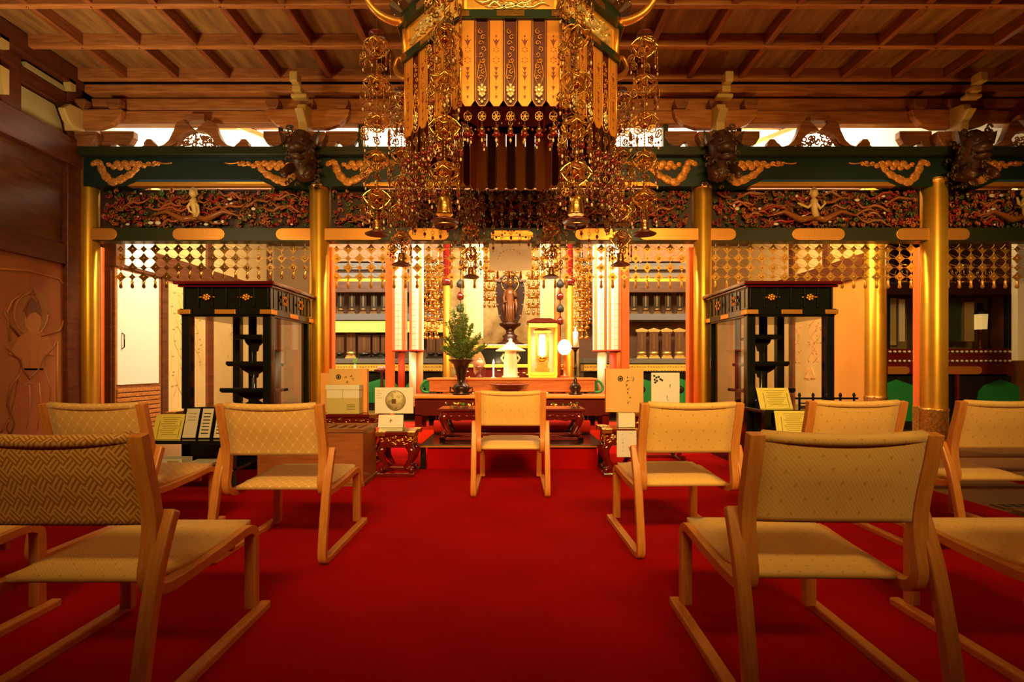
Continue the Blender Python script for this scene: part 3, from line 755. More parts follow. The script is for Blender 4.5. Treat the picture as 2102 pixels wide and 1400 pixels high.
struct(MB().box(XSR - .012, XSR, 7.0, YB, 0, 2.03).box(XSR - .012, XSR, 6.27, YB, 2.33, 3.16).build('wall_painted_right', W['goldwall']))
mb = MB().box(XSR - .06, XSR, 6.27, YB, 2.03, 2.32)
for yy in (7.04, 7.9): mb.box(XSR - .05, XSR, yy - .06, yy + .06, 0 if yy > 7.5 else 2.0, 3.2)
struct(mb.build('trim_7', W['wooddark']))
mb = MB()
for yy in (7.3, 7.8): vine(mb, XSR - .014, yy, .95, 1.7, -1)
for yy, zz in ((7.45, .72),):
    for s_ in (-1, 1): mb.tube([(XSR - .016, yy + s_ * .03, zz + .16), (XSR - .016, yy + s_ * .08, zz + .08), (XSR - .016, yy + s_ * .13, zz), (XSR - .016, yy + s_ * .02, zz)], .010, 5)
tag(mb.build('painted_vine', mat('vine_paint_red', (.62, .30, .12), .6)), 'flower vine and bells painted on the gold wall seen through the right glass case', 'wall painting')

# ---------------- glass cases with tiered stands ----------------
def fretmotif(mb, cx, y, cz, n=6):
    mb.ball((cx, y, cz), .014, 8, 4, sy=.5)
    for k in range(6):
        a = PI / 3 * k + .3
        mb.ball((cx + .024 * math.cos(a), y, cz + .020 * math.sin(a)), .012, 6, 3, sy=.4, sx=1.3)
    for s_ in (-1, 1): mb.ball((cx + s_ * .055, y, cz), .012, 6, 3, sx=2.2, sy=.4, sz=.6)
def make_case(x0, x1, inner, label, labs):
    ya, yb = 4.33, 5.20; w_ = x1 - x0
    t = thing('glass_case', label, 'display case', (x0, ya, 0))
    D = yb - ya; p = .075
    for (px, py) in ((0, 0), (w_ - p, 0), (0, D - p), (w_ - p, D - p)):
        MB().box(px, px + p, py, py + p, .53, 1.36).build('corner_post', W['black'], t, bevel=.01)
    MB().box(.0, w_, 0, D, 1.33, 1.36).box(-.01, w_ + .01, -.01, .05, 1.345, 1.40).box(-.01, w_ + .01, D - .05, D + .01, 1.345, 1.40).box(-.01, .05, .05, D - .05, 1.345, 1.40).box(w_ - .05, w_ + .01, .05, D - .05, 1.345, 1.40).build('top_rail', W['black'], t, bevel=.006)
    MB().box(.012, w_ - .012, .012, D - .012, 1.40, 1.59).build('frieze', W['black'], t)
    mb = MB().box(-.02, w_ + .02, -.02, D + .02, 1.585, 1.605).box(-.045, w_ + .045, -.045, D + .045, 1.605, 1.635)
    mb.build('cornice', W['redlac'], t, bevel=.008)
    # frieze ornaments and small pilasters on the front and on the inner side
    om = MB()
    def one(nm_, m_, *b_, bv=.003): MB().box(*b_).build(nm_, m_, t, bevel=bv)
    for k in range(7):
        px = .03 + (w_ - .06) * k / 6
        one('pilaster_strip', W['black'], px - .008, px + .008, -.008, .012, 1.41, 1.58)
    for q in (.28, .72): fretmotif(om, w_ * q, .0, 1.50)
    for q in (0, .5, 1):
        gx = w_ * q; one('gilt_plate', W['gilt'], max(-.02, gx - .09), min(w_ + .02, gx + .09), -.018, -.008, 1.352, 1.392)
    xi = w_ if inner > 0 else 0; s_ = 1 if inner > 0 else -1
    for k in range(6):
        py = .04 + (D - .08) * k / 5
        one('pilaster_strip', W['black'], min(xi, xi + s_ * .01), max(xi, xi + s_ * .01), py - .008, py + .008, 1.41, 1.58)
    for q in (.3, .7):
        for k in range(6):
            a = PI / 3 * k; om.ball((xi + s_ * .003, D * q + .045 * math.cos(a), 1.50 + .035 * math.sin(a)), .018, 6, 3, sx=.4)
    for q in (0, .5, 1): one('gilt_plate', W['gilt'], min(xi + s_ * .008, xi + s_ * .018), max(xi + s_ * .008, xi + s_ * .018), max(-.02, D * q - .08), min(D + .02, D * q + .08), 1.352, 1.392)
    om.build('frieze_ornament', W['gilt'], t)
    MB().box(.01, w_ - .01, .01, D - .01, .42, .53).build('plinth', W['black'], t, bevel=.01)
    MB().box(-.05, w_ + .05, -.05, D + .02, .36, .42).box(.0, w_, 0, D, 0, .36).build('base_table', W['black'], t, bevel=.008)
    for cx in (-.055, w_ + .055):
        one('corner_fitting', W['gilt'], cx - .045, cx + .045, -.062, .05, .43, .465); one('corner_fitting', W['gilt'], cx - .045, cx + .045, -.062, .05, .475, .51)
    # panes on the two sides and the back (front is open between the posts)
    for nm_, bx in (('side_pane', (w_ - .03 if inner > 0 else .03,) * 2),):
        MB().box(bx[0] - .003, bx[0] + .003, p, D - p, .53, 1.345).build(nm_, W['glass'], t)
    MB().box((.03 if inner > 0 else w_ - .03) - .003, (.03 if inner > 0 else w_ - .03) + .003, p, D - p, .53, 1.345).build('side_pane', W['glass'], t)
    MB().box(p, w_ - p, .03, .036, .53, 1.345).build('front_pane', W['glass'], t)
    # tiered stand standing inside
    s = thing('tiered_stand', labs, 'stand', (x0 + w_ / 2 + (.03 if inner > 0 else -.05), ya + .42, .531))
    MB().lathe([(.10, 0), (.085, .02), (.03, .05), (.02, .08), (.02, .80), (.0, .80)], n=10).build('centre_post', W['black'], s)
    for a in (-1, 1): MB().box(a * .13 - .022, a * .13 + .022, .18, .22, .0, .80).build('rear_post', W['black'], s)
    for k, (hw, z) in enumerate(((.235, .125), (.19, .37), (.125, .62))):
        tr = MB().box(-hw, hw, -.15 + .02 * k, .20, z, z + .03).box(-hw - .008, hw + .008, -.158 + .02 * k, -.14 + .02 * k, z + .01, z + .045)
        o = tr.build('tray', W['black'], s, bevel=.008)
        P_ = [(-hw * .72, z), (-hw * .62, z - .03), (-hw * .35, z - .06), (-.04, z - .075), (-.03, z - .11), (.03, z - .11), (.04, z - .075), (hw * .35, z - .06), (hw * .62, z - .03), (hw * .72, z)]
        MB().prism(P_, -.015, .015).build('tray_bracket', W['black'], o, bevel=.004)
    return t
make_case(-2.87, -2.09, 1, 'black lacquer glass case with red cornice left of the altar bay', 'black three-tier stand inside the left glass case')
make_case(2.04, 2.80, -1, 'black lacquer glass case with red cornice right of the altar bay', 'black three-tier stand inside the right glass case')

# ---------------- central sanctuary ----------------
YS = 8.3
def kozama(mb, cx, hw, z0, z1, y):
    """ogee-topped green openwork panel"""
    P_ = [(-1, 0), (1, 0), (1.0, .45), (.92, .72), (.70, .86), (.35, .93), (0, 1.0), (-.35, .93), (-.70, .86), (-.92, .72), (-1.0, .45)]
    mb.prism([(cx + a * hw, z0 + b * (z1 - z0)) for a, b in P_], y - .012, y)
for sgn, lab in ((-1, 'left'), (1, 'right')):
    xa, xb = (PX(662, YS), PX(908, YS)) if sgn < 0 else (PX(1196, YS), PX(1432, YS))
    t = thing('altar_shelf', f'lit two-level altar shelf holding memorial tablets {lab} of the main altar', 'shelf', ((xa + xb) / 2, YS, 0))
    h = (xb - xa) / 2
    MB().box(-h, h, .45, .50, 0, 3.0).build('back_panel', mat('shelf_back_' + lab, (.16, .07, .035), .6), t)
    MB().box(-h, h, 0, .45, PZ(657, YS), PZ(644, YS)).build('shelf_board', mat('slate_blue_board_' + lab, (.16, .15, .17), .4), t, bevel=.006)
    if sgn < 0: MB().box(-h, h, .02, .04, PZ(682, YS), PZ(659, YS)).build('gold_valance', mat('yellow_gold_cloth_' + lab, (.95, .68, .18), .5), t)
    MB().box(-h, h, 0, .45, PZ(746, YS), PZ(736, YS)).build('lower_board', mat('slate_blue_board2_' + lab, (.13, .12, .13), .4), t, bevel=.006)
    MB().box(-h, h, -.02, .44, PZ(585, YS), PZ(578, YS)).box(-h, h, -.02, .1, PZ(600, YS), PZ(585, YS)).build('top_lintel', W['wooddark'], t)
    MB().box(-h, h, -.02, .0, PZ(578, YS), PZ(572, YS)).build('lintel_edge', W['gold'], t)
    for (a, b) in ((560, 570), (540, 553)): MB().box(-h, h, .0, .06, PZ(b, YS), PZ(a, YS)).build('slate_rail', mat('slate_rail', (.22, .24, .28), .5), t)
    m2 = MB(); rr = random.Random(3 + sgn)
    for i in range(70):
        x = rr.uniform(-h, h); z = rr.uniform(PZ(538, YS), PZ(508, YS)); q = rr.uniform(.03, .06); a0 = rr.uniform(0, 6)
        m2.tube([(x + q * math.cos(a0 + k), .02, z + q * math.sin(a0 + k) * .7) for k in range(5)], .012, 5)
    m2.build('transom_openwork', mat('rose_gold_openwork', (.75, .42, .25), .5), t)['kind'] = 'stuff'
    MB().box(-h, h, .02, .05, PZ(536, YS), 2.95).build('transom_board', mat('transom_board', (.55, .30, .18), .6), t)
    MB().box(-h, h, -.10, .3, PZ(762, YS - .1), PZ(748, YS - .1)).build('counter', mat('counter_gold', (.80, .55, .12), .4, .3), t)
    bd = MB()
    n = int(2 * h / .045)
    for i in range(n):
        for z in (PZ(752, YS), PZ(760, YS)): bd.ball((-h + (i + .5) * .045, -.11, z), .013, 6, 4)
    bd.build('bead_row', W['goldp'], t)['kind'] = 'stuff'
    MB().box(-h, h, -.06, .3, .17, PZ(766, YS)).build('base', W['black'], t)
    n = 3; kzs = []
    for i in range(n):
        kz = MB(); kozama(kz, -h + (i + .5) * 2 * h / n, h / n * .86, .30, PZ(777, YS), -.062); kzs.append(kz.build('green_panel', W['green'], t))
    for i in range(n):
        cx = -h + (i + .5) * 2 * h / n; e = MB()
        e.lathe([(.001, 0), (.06, 0), (.06, .008), (.001, .008)], n=14, M=Matrix.Translation((cx, -.075, .52)) @ Matrix.Rotation(PI / 2, 4, 'X'))
        e.build('emblem', W['black'], kzs[i])
# memorial tablets
TB = [mat('tablet_black', (.03, .022, .015), .22), mat('tablet_brown', (.12, .05, .025), .3)]
DB = mat('tablet_dark_gilt', (.22, .12, .04), .35, .5)
def tablet(name, w_, h_, mb_, mf, label, crown=True):
    t = thing(name, label, 'memorial tablet')
    MB().box(-w_ / 2, w_ / 2, -.012, .012, h_ * .22, h_ * (.9 if crown else 1)).build('plaque', mb_, t, bevel=.004)
    MB().box(-w_ * .62, w_ * .62, -.045, .045, 0, h_ * .05).box(-w_ * .5, w_ * .5, -.035, .035, h_ * .05, h_ * .11).lathe([(w_ * .30, h_ * .11), (w_ * .55, h_ * .17), (w_ * .5, h_ * .22), (w_ * .1, h_ * .23)], n=12).build('pedestal', mf, t, bevel=.003)
    MB().box(-w_ * .10, w_ * .10, -.016, -.012, h_ * .30, h_ * .80).build('inscription_strip', DB, t)
    if crown:
        MB().prism([(-w_ * .62, h_ * .86), (w_ * .62, h_ * .86), (w_ * .72, h_ * .93), (w_ * .35, h_ * .96), (0, h_), (-w_ * .35, h_ * .96), (-w_ * .72, h_ * .93)], -.022, .022).build('crown', mf, t, bevel=.004)
    return t
GB = mat('tablet_gilt', (.75, .50, .16), .35, .7)
a1 = tablet('memorial_tablet', .105, .44, TB[0], DB, '', False)
b1 = tablet('memorial_tablet', .17, .46, TB[1], TB[0], '', True)
c1 = tablet('memorial_tablet', .15, .52, TB[1], GB, '', True)
zu = PZ(644, YS) + .001; zl = PZ(736, YS) + .001
def tset(src, used, x, dy, z, lab, grp, sc_=(1, 1, 1)):
    p = (PX(x, YS + dy), YS + dy, z)
    o = copy_tree(src, p) if used else src
    o.location = p; o.scale = sc_; o['label'] = lab; o['category'] = 'memorial tablet'; o['group'] = grp
ORD = ['leftmost', 'second from the left', 'third from the left', 'fourth from the left', 'rightmost']
for i, x in enumerate((699, 722, 745, 767, 788)): tset(a1, i > 0, x, .12, zu, 'black memorial tablet, ' + ORD[i] + ' in the upper row of the left altar shelf', 'upper row of tablets')
for i, x in enumerate((1300, 1324, 1347, 1370, 1394)): tset(a1, True, x, .12, zu, 'black memorial tablet, ' + ORD[i] + ' in the upper row of the right altar shelf', 'upper row of tablets')
for i, (x, k, lab) in enumerate(((747, 1.25, 'broad brown memorial tablet behind the sprout vase, left shelf lower row'), (771, .7, 'narrow dark memorial tablet between two broad ones, left shelf lower row'), (795, 1.35, 'broad black memorial tablet nearest the white banners, left shelf lower row'),
        (697, .8, 'narrow memorial tablet at the left end of the left shelf lower row'), (884, .8, 'dark lower tablet just right of the left white banners'), (903, .8, 'dark lower tablet touching the slim left altar column in view'))):
    tset(b1, i > 0, x, .15, zl, lab, 'lower row of tablets', (k, 1, 1))
tset(c1, False, 720, .15, zl, 'gold-fronted memorial tablet among dark ones in the left shelf lower row', 'lower row of tablets')
for i, x in enumerate((1316, 1341, 1367, 1393)): tset(c1, True, x, .15, zl, 'gold-framed memorial tablet, ' + ORD[min(i, 3) if i < 3 else 4] + ' in the lower row of the right shelf', 'lower row of tablets')
# brocade banners (hexagonal, hanging) left and right of the altar
BR = [mat('white_brocade', (.90, .84, .70), .6), mat('orange_brocade', (.80, .26, .09), .6), mat('red_brocade', (.62, .07, .03), .6)]
def banner(label, x, Y, r, ztop, zbot, low, group=None):
    t = thing('brocade_banner', label, 'banner', (x, Y, zbot), group='tubular brocade banners')
    H = ztop - zbot; mb = MB(); n = 12
    for k in range(n):
        a0 = 2 * PI * k / n; a1_ = a0 + 2 * PI / n * .93
        mb.mat(1 if k % 3 == 1 else 0)
        q = [(r * math.cos(a), r * math.sin(a)) for a in (a0, (a0 + a1_) / 2, a1_)] + [((r - .012) * math.cos(a), (r - .012) * math.sin(a)) for a in (a1_, a0)]
        mb.prism(q, 0, H, axis='z')
    mb.mat(1)
    for i in range(int(H / .075)): mb.lathe([(r * .98, i * .075), (r * 1.015, i * .075 + .002), (r * .98, i * .075 + .005)], n=24)
    mb.build('outer_streamers', BR, t)
    MB().lathe([(r * 1.05, 0), (r * 1.08, .02), (r * .8, .03)], n=16).build('hem_ring', BR[2], t)
    if low:
        lo = MB()
        for (dx, rr_, mm, dz) in low:
            lo.mat(mm).lathe([(rr_, -dz), (rr_, .0), (rr_ * .5, .01)], c=(dx, 0, 0), n=14)
        lo.build('inner_streamers', BR, t)
    MB().lathe([(.02, H), (r * .9, H + .002), (r * .9, H + .03), (.02, H + .05)], n=16).tube([(0, 0, H + .04), (0, 0, 3.16 - zbot)], .008, 5).build('suspension', W['gilt'], t)
    return t
YBn = 6.5; zt, zb_ = PZ(505, YBn), PZ(722, YBn)
banner('striped white brocade banner, outer one left of the altar', PX(820, YBn), YBn, .095, zt, zb_, [(.02, .045, 2, .55), ])
banner('bright white brocade banner, inner one left of the altar', PX(854, YBn - .12), YBn - .12, .090, zt, zb_, [(-.045, .05, 0, .70), (.045, .04, 1, .68)])
banner('bright white brocade banner, inner one right of the altar', PX(1230, YBn), YBn, .090, zt, zb_, [(.03, .062, 0, .60)])
banner('striped white brocade banner, outer one right of the altar', PX(1259, YBn - .12), YBn - .12, .088, zt, zb_, [(-.01, .045, 2, .5), (.05, .035, 1, .3)])
for x, lab in ((1281, 'vermilion post right of the white brocade banners'), (800, 'vermilion post left of the white brocade banners')):
    o = MB().box(PX(x, 6.7) - .055, PX(x, 6.7) + .055, 6.65, 6.75, 0, 3.1).build('lacquer_post', W['vermilion'], bevel=.01); tag(o, lab, 'post')
# flat striped banners nearer the statue
for x0, x1, y0, y1, lab in ((951, 991, 575, 694, 'pale striped cloth banner left of the statue'), (1108, 1137, 578, 664, 'pale striped cloth banner right of the statue')):
    Y = 7.05; a, b = PX(x0, Y), PX(x1, Y); mb = MB(); n = 8
    pf = [(a + (b - a) * i / 24, Y + .012 * math.sin(i * 1.6)) for i in range(25)]
    mb.prism(pf + [(x, y + .006) for x, y in reversed(pf)], PZ(y1, Y), 3.158, axis='z')
    for i in range(1, 8): mb.mat(1).box(a + (b - a) * i / 8 - .004, a + (b - a) * i / 8 + .004, Y - .018, Y - .008, PZ(y1, Y), 3.158)
    tag(mb.build('cloth_banner', [mat('cream_silk', (.92, .80, .48), .5), mat('gold_silk', (.75, .50, .18), .5)]), lab, 'banner', 'flat cloth banners beside the statue')
# slim gold altar columns
for x, lab in ((917, 'slim gold altar column left of the statue'), (1168, 'slim gold altar column right of the statue')):
    Y = 6.95; t = thing('altar_column', lab, 'column', (PX(x, Y), Y, .0), group='slim gold altar columns')
    MB().lathe([(.055, 0), (.055, PZ(580, Y))], n=20).build('shaft', W['gold'], t)
    MB().lathe([(.075, PZ(585, Y)), (.08, PZ(580, Y)), (.08, PZ(574, Y)), (.05, PZ(572, Y)), (.05, 3.1)], n=20).build('capital', W['redlac'], t)
for x, lab in ((1143, 'vermilion pillar close right of the pale striped banner'),):
    Y = 7.1; tag(MB().lathe([(.05, 0), (.05, 3.1)], c=(PX(x, Y), Y, 0), n=16).build('lacquer_post', W['vermilion']), lab, 'post')
# altar dais
t = thing('altar_dais', 'tiered red and gold altar dais carrying the standing statue', 'altar', (0, 7.75, 0))
lv = [(1.0, .0, .42, 'redlac'), (.92, .42, .46, 'gold'), (.86, .46, .62, 'redlac'), (.92, .62, .66, 'goldp'), (.82, .66, .88, 'redlac'), (.90, .88, .93, 'gold'), (.55, .93, 1.16, 'black'), (.62, 1.16, 1.22, 'goldp')]
for hw, z0, z1, m_ in lv: MB().box(-hw, hw, -.55 + (1 - hw) * .3, .4, z0, z1).build('tier' if z1 - z0 > .08 else 'tier_edge', W[m_], t, bevel=.008)
om = MB(); rr = random.Random(9)
for (hw, z0, z1, yy) in ((.86, .48, .61, -.52), (.82, .68, .86, -.51)):
    for i in range(40):
        x = rr.uniform(-hw, hw) * .95; z = rr.uniform(z0, z1); om.ball((x, yy, z), rr.uniform(.015, .03), 6, 4, sx=1.6, sy=.4, sz=.7)
om.build('gilt_relief', W['goldp'], t)['kind'] = 'stuff'
gb = MB().box(-2.9, 2.9, .50, .54, .17, 2.98)
struct(gb.build('wall_altar_back', mat('gold_altar_wall', (.80, .58, .22), .45, .2, var=(.45, .26, .08), vscale=5), loc=(0, 8.28, 0)))
# statue with boat-shaped mandorla
sx = PX(1046, 7.6); t = thing('buddha_statue', 'brown wooden standing statue with a beaded mandorla tapering downward on the altar', 'statue', (sx, 7.6, 1.221))
dw = mat('dark_mandorla_wood', (.045, .010, .006), .3); bw = mat('brown_statue_wood', (.22, .07, .018), .35)
MB().lathe([(.20, 0), (.22, .02), (.15, .05), (.10, .10), (.12, .14), (.07, .17), (.06, .22), (.10, .26), (.16, .30), (.17, .33), (.10, .34)], n=18).build('lotus_pedestal', dw, t)
P_ = [(0, .30), (.11, .33), (.17, .45), (.205, .62), (.225, .80), (.22, .90), (.20, .98), (.14, 1.04), (.07, 1.10), (0, 1.22)]
poly = P_ + [(-a, b) for a, b in reversed(P_[1:-1])]
MB().prism(poly, .04, .07).build('mandorla', dw, t, bevel=.008)
bd = MB()
for (a, b) in poly: 
    if b > .35: bd.ball((a * .93, .03, b), .017, 8, 5)
for i in range(-4, 5):
    if abs(i) > 1: bd.ball((i * .055, .02, .98), .026, 8, 5)
bd.build('mandorla_bead', mat('pale_bead', (.30, .16, .12), .3), t)
g = MB()
g.lathe([(.07, .34), (.075, .38), (.068, .50), (.062, .62), (.058, .68), (.072, .76), (.070, .82), (.045, .86), (.022, .875), (.020, .89)], n=14)
g.ball((0, -.01, .935), .042, 12, 8, sz=1.2).ball((0, 0, .985), .022, 8, 5)
g.tube([(-.07, 0, .82), (-.095, -.02, .72), (-.085, -.06, .64), (-.05, -.085, .66)], [.024, .022, .018, .012], 8).tube([(.07, 0, .82), (.095, -.02, .73), (.075, -.07, .74), (.06, -.09, .80)], [.024, .022, .018, .012], 8)
for s_ in (-1, 1): g.tube([(s_ * .085, -.02, .70), (s_ * .10, -.02, .58), (s_ * .085, -.01, .46)], [.020, .022, .006], 6)
for k in range(5): g.tube([(-.06 + k * .03, -.055, .66), (-.05 + k * .025, -.075, .54), (-.06 + k * .03, -.075, .38)], .008, 5)
g.ball((0, -.052, .93), .006, 5, 4)
g.build('figure', bw, t)
MB().tube([(.13 * math.cos(k * PI / 8), .03, .94 + .13 * math.sin(k * PI / 8)) for k in range(16)], .012, 6, closed=True).build('halo_ring', W['goldp'], t)
# two dark hanging lamp frames with round ornaments flanking the pale banners
for x, lab in ((944, 'dark lantern-shaped hanging ornament left of the pale striped banner'), (1149, 'dark lantern-shaped hanging ornament right of the pale striped banner')):
    Y = 6.9; t = thing('hanging_ornament', lab, 'hanging ornament', (PX(x, Y), Y, PZ(690, Y)), group='dark pendants beside the striped banners')
    MB().tube([(0, 0, .0), (0, 0, 3.158 - PZ(690, 6.9))], .006, 5).build('cord', W['ink'], t)
    for k in range(4): MB().lathe([(.0, .15 + k * .17), (.05, .17 + k * .17), (.055, .22 + k * .17), (.02, .27 + k * .17)], n=12).build('bead', W['ink'] if k % 2 else W['redlac'], t)
# ---------------- things on and around the front altar tables ----------------
t = thing('altar_table', 'wide wooden altar table with orange front panel in front of the statue', 'altar table', (0, 6.35, .17))
MB().box(-1.05, 1.05, -.22, .25, .555, .585).build('table_top', W['orangewood'], t, bevel=.008)
MB().box(-1.02, 1.02, -.20, .22, .415, .555).build('front_panel', W['orangewood'], t, bevel=.004)
for s_ in (-1, 1):
    for y in (-.17, .19): MB().box(s_ * .98 - .04, s_ * .98 + .04, y - .04, y + .04, 0, .42).build('leg', W['black'], t)
for s_ in (-1, 1): MB().tube([(s_ * (1.06 + a), -.19, b) for a, b in bez([(-.06, .57), (.02, .54), (.06, .47), (.03, .42), (-.04, .41)])], .016, 6).build('scroll_end', W['green'], t)
t = thing('front_ledge_table', 'lower dark altar table with gilt edge strip and green carved panels', 'altar table', (0, 5.92, .17))
MB().box(-1.20, 1.20, -.20, .20, .365, .395).build('table_top', W['orangewood'], t, bevel=.006)
MB().box(-1.20, 1.20, -.212, -.20, .362, .392).build('edge_strip', W['gilt'], t, bevel=.003)
MB().box(-1.12, 1.12, -.16, .16, .16, .365).build('apron', mat('dark_red_apron', (.11, .008, .006), .25), t)
for s_ in (-1, 1):
    for y in (-.13, .13): MB().box(s_ * 1.08 - .04, s_ * 1.08 + .04, y - .03, y + .03, 0, .17).build('leg', W['redlac'], t)
rr = random.Random(21)
for s_ in (-1, 1):
    g = MB(); 
    for i in range(46):
        x = s_ * (.43 + rr.uniform(0, .34)); z = .19 + rr.uniform(.0, .12); g.mat(rr.choice([0, 0, 1]))
        g.ball((x, -.168, z), rr.uniform(.012, .02), 6, 4, sx=rr.uniform(.8, 1.9), sy=.5, sz=rr.uniform(.6, 1.2))
    g.build('carved_panel', [W['goldp'], mat('leaf_green', (.08, .20, .03), .4)], t)['kind'] = 'stuff'
ZT = .17 + .585 + .001; ZL = .17 + .395 + .001
# vase with pine
bz = mat('dark_bronze', (.045, .022, .018), .28, .6)
YV = 5.90; t = thing('flower_vase', 'dark bronze trumpet vase left on the altar ledge', 'vase', (PX(946, YV), YV, ZL))
MB().lathe([(.10, 0), (.105, .02), (.085, .04), (.11, .07), (.09, .11), (.045, .14), (.05, .19), (.075, .30), (.095, .36), (.15, .405), (.155, .415), (.14, .415), (.07, .36), (.02, .34)], n=24).build('body', bz, t)
for s_ in (-1, 1): MB().tube([(s_ * .08, 0, .06), (s_ * .13, 0, .09), (s_ * .13, 0, .03), (s_ * .09, 0, .02)], .012, 6).build('handle', bz, t)
p = thing('pine_arrangement', 'green pine branches standing in the dark bronze vase', 'plant', (PX(946, YV), YV, ZL + .37))
st = MB(); nd = MB(); fl = MB(); rr = random.Random(4)
tips = [(-.16, .0, .46), (-.10, -.05, .58), (-.02, .03, .66), (.04, -.05, .50), (.10, .02, .42), (.20, -.02, .30), (-.20, .02, .28), (.26, .0, .18), (-.06, -.08, .36), (.02, .08, .54), (.14, -.06, .24), (-.22, -.04, .16), (.05, -.08, .22), (-.12, .05, .18)]
for tp in tips:
    pts = [(0, 0, 0), (tp[0] * .3, tp[1] * .3, tp[2] * .4), (tp[0] * .8, tp[1] * .8, tp[2] * .75), tp]
    st.tube(pts, [.007, .006, .004, .002], 5)
    for k in range(15):
        q = .25 + .75 * k / 14; b = Vector((tp[0] * q, tp[1] * q, tp[2] * q + .02))
        for j in range(20):
            d = Vector((rr.uniform(-1, 1), rr.uniform(-1, 1), rr.uniform(-.2, 1))).normalized() * rr.uniform(.04, .075)
            nd.add([b, b + d + Vector((.003, 0, .002)), b + d * .6 + Vector((.008, .005, -.008))], [(0, 1, 2)])
st.build('stem', mat('stem_brown', (.12, .07, .03), .7), p)
nd.build('needles', mat('pine_green', (.09, .17, .03), .6, var=(.20, .26, .05), vscale=20), p)['kind'] = 'stuff'
# candlestick with lit candle
t = thing('candlestick', 'tall black candlestick with dish on the right end of the altar ledge', 'candlestick', (PX(1180, YV), YV, ZL))
MB().lathe([(.075, 0), (.08, .01), (.05, .03), (.065, .06), (.07, .085), (.05, .12), (.022, .15), (.026, .17), (.014, .19), (.014, .30), (.022, .31), (.014, .33), (.013, .50), (.03, .53), (.055, .55), (.055, .556), (.01, .55)], n=20).build('stem', bz, t)
c = thing('candle', 'lit white candle standing on the tall black candlestick', 'candle', (PX(1180, YV), YV, ZL + .553))
MB().lathe([(.020, 0), (.024, .02), (.030, .19), (.012, .192)], n=14).build('wax', W['white'], c)
MB().lathe([(.002, .19), (.010, .205), (.007, .225), (.001, .245)], n=10).build('flame', W['flame'], c)
point('candle_light', (PX(1180, YV), YV - .05, ZL + .82), 3.0, (1, .6, .25), .02)
c = thing('candle', 'thin lit candle left of the white stone lantern on the altar table', 'candle', (PX(1012, 6.25), 6.25, ZT))
MB().lathe([(.03, 0), (.03, .01), (.010, .012), (.010, .17), (.003, .171)], n=12).build('wax', W['white'], c)
MB().lathe([(.001, .168), (.012, .185), (.006, .21), (.001, .23)], n=10).build('flame', W['flame'], c)
point('candle_light', (PX(1012, 6.2), 6.15, ZT + .22), 2.0, (1, .65, .3), .02)
# white stone lantern like pagoda
t = thing('stone_lantern', 'cream lantern with broad umbrella roof in the middle of the altar table', 'lantern', (PX(1047, 6.3), 6.3, ZT))
cs = mat('cream_porcelain', (.88, .80, .52), .4)
MB().lathe([(.11, 0), (.11, .02), (.09, .03), (.085, .22), (.075, .30), (.07, .335)], n=20).build('body', cs, t)
MB().lathe([(.185, .335), (.19, .345), (.11, .385), (.05, .43), (.02, .46), (.024, .48), (.0, .50)], n=20).build('roof', cs, t)
for s_ in (-1, 1): MB().tube([(s_ * .08, 0, .30), (s_ * .115, 0, .25), (s_ * .085, 0, .20)], .014, 6).build('side_lug', cs, t)
# gilt lantern cabinet
Yg = 6.28; t = thing('gilt_lantern_box', 'tall gilt glazed box holding a glowing tablet, right on the altar table', 'lantern', (PX(1112, Yg), Yg, ZT))
hw, H = .165, .72
for (a, b) in ((-1, -1), (1, -1), (1, 1), (-1, 1)): MB().box(a * hw - .014, a * hw + .014, b * .12 - .014, b * .12 + .014, .03, H - .06).build('corner_post', W['gold'], t)
MB().box(-hw - .01, hw + .01, -.14, .14, 0, .035).box(-hw + .02, hw - .02, -.145, -.135, .03, .07).build('base', W['gold'], t, bevel=.004)
MB().box(-hw - .012, hw + .012, -.14, .14, H - .10, H - .04).build('upper_rail', W['goldp'], t, bevel=.004)
MB().box(-hw - .03, hw + .03, -.17, .17, H - .04, H - .02).prism([(-hw - .03, H - .02), (hw + .03, H - .02), (hw * .6, H + .02), (-hw * .6, H + .02)], -.12, .12).build('roof', W['redlac'], t, bevel=.004)
MB().box(-.035, .035, -.01, .01, .28, .54).build('glowing_tablet', W['glow'], t)
MB().box(-.09, .09, -.05, .05, .036, .12).box(-.07, .07, -.04, .04, .12, .20).lathe([(.03, .20), (.08, .25), (.06, .275), (.0, .28)], n=12).prism([(-.10, .56), (.10, .56), (.12, .60), (.0, .63), (-.12, .60)], -.03, .03).box(-.085, -.06, -.02, .02, .2, .57).box(.06, .085, -.02, .02, .2, .57).build('inner_shrine', W['goldp'], t)
MB().box(-hw + .015, hw - .015, -.122, -.119, .036, H - .1).build('front_pane', W['glass'], t)
MB().box(-hw, hw, .118, .122, .036, H - .1).build('back_panel', mat('cream_lacquer', (.9, .82, .55), .5), t)
point('lantern_glow', (PX(1112, Yg), Yg - .06, ZT + .40), 2.5, (1, .85, .6), .03)
# round lanterns on red stands
for x, lab in ((941, 'round glowing white lamp on a red stand behind the pine'), (1158, 'round glowing white lamp on a red stand beside the gilt box')):
    Y = 6.52; t = thing('round_lamp', lab, 'lamp', (PX(x, Y), Y, ZT), group='round lamps on red stands')
    z = PZ(713, Y) - ZT
    MB().ball((0, 0, z), .092, 20, 12, sy=.45, sz=1.12).build('lamp_globe', W['glow'], t)
    MB().lathe([(.06, 0), (.06, .02), (.02, .03), (.016, .12), (.03, .14), (.016, .16), (.016, z - .11), (.04, z - .10), (.0, z - .095)], n=12).build('stand', W['vermilion'], t)
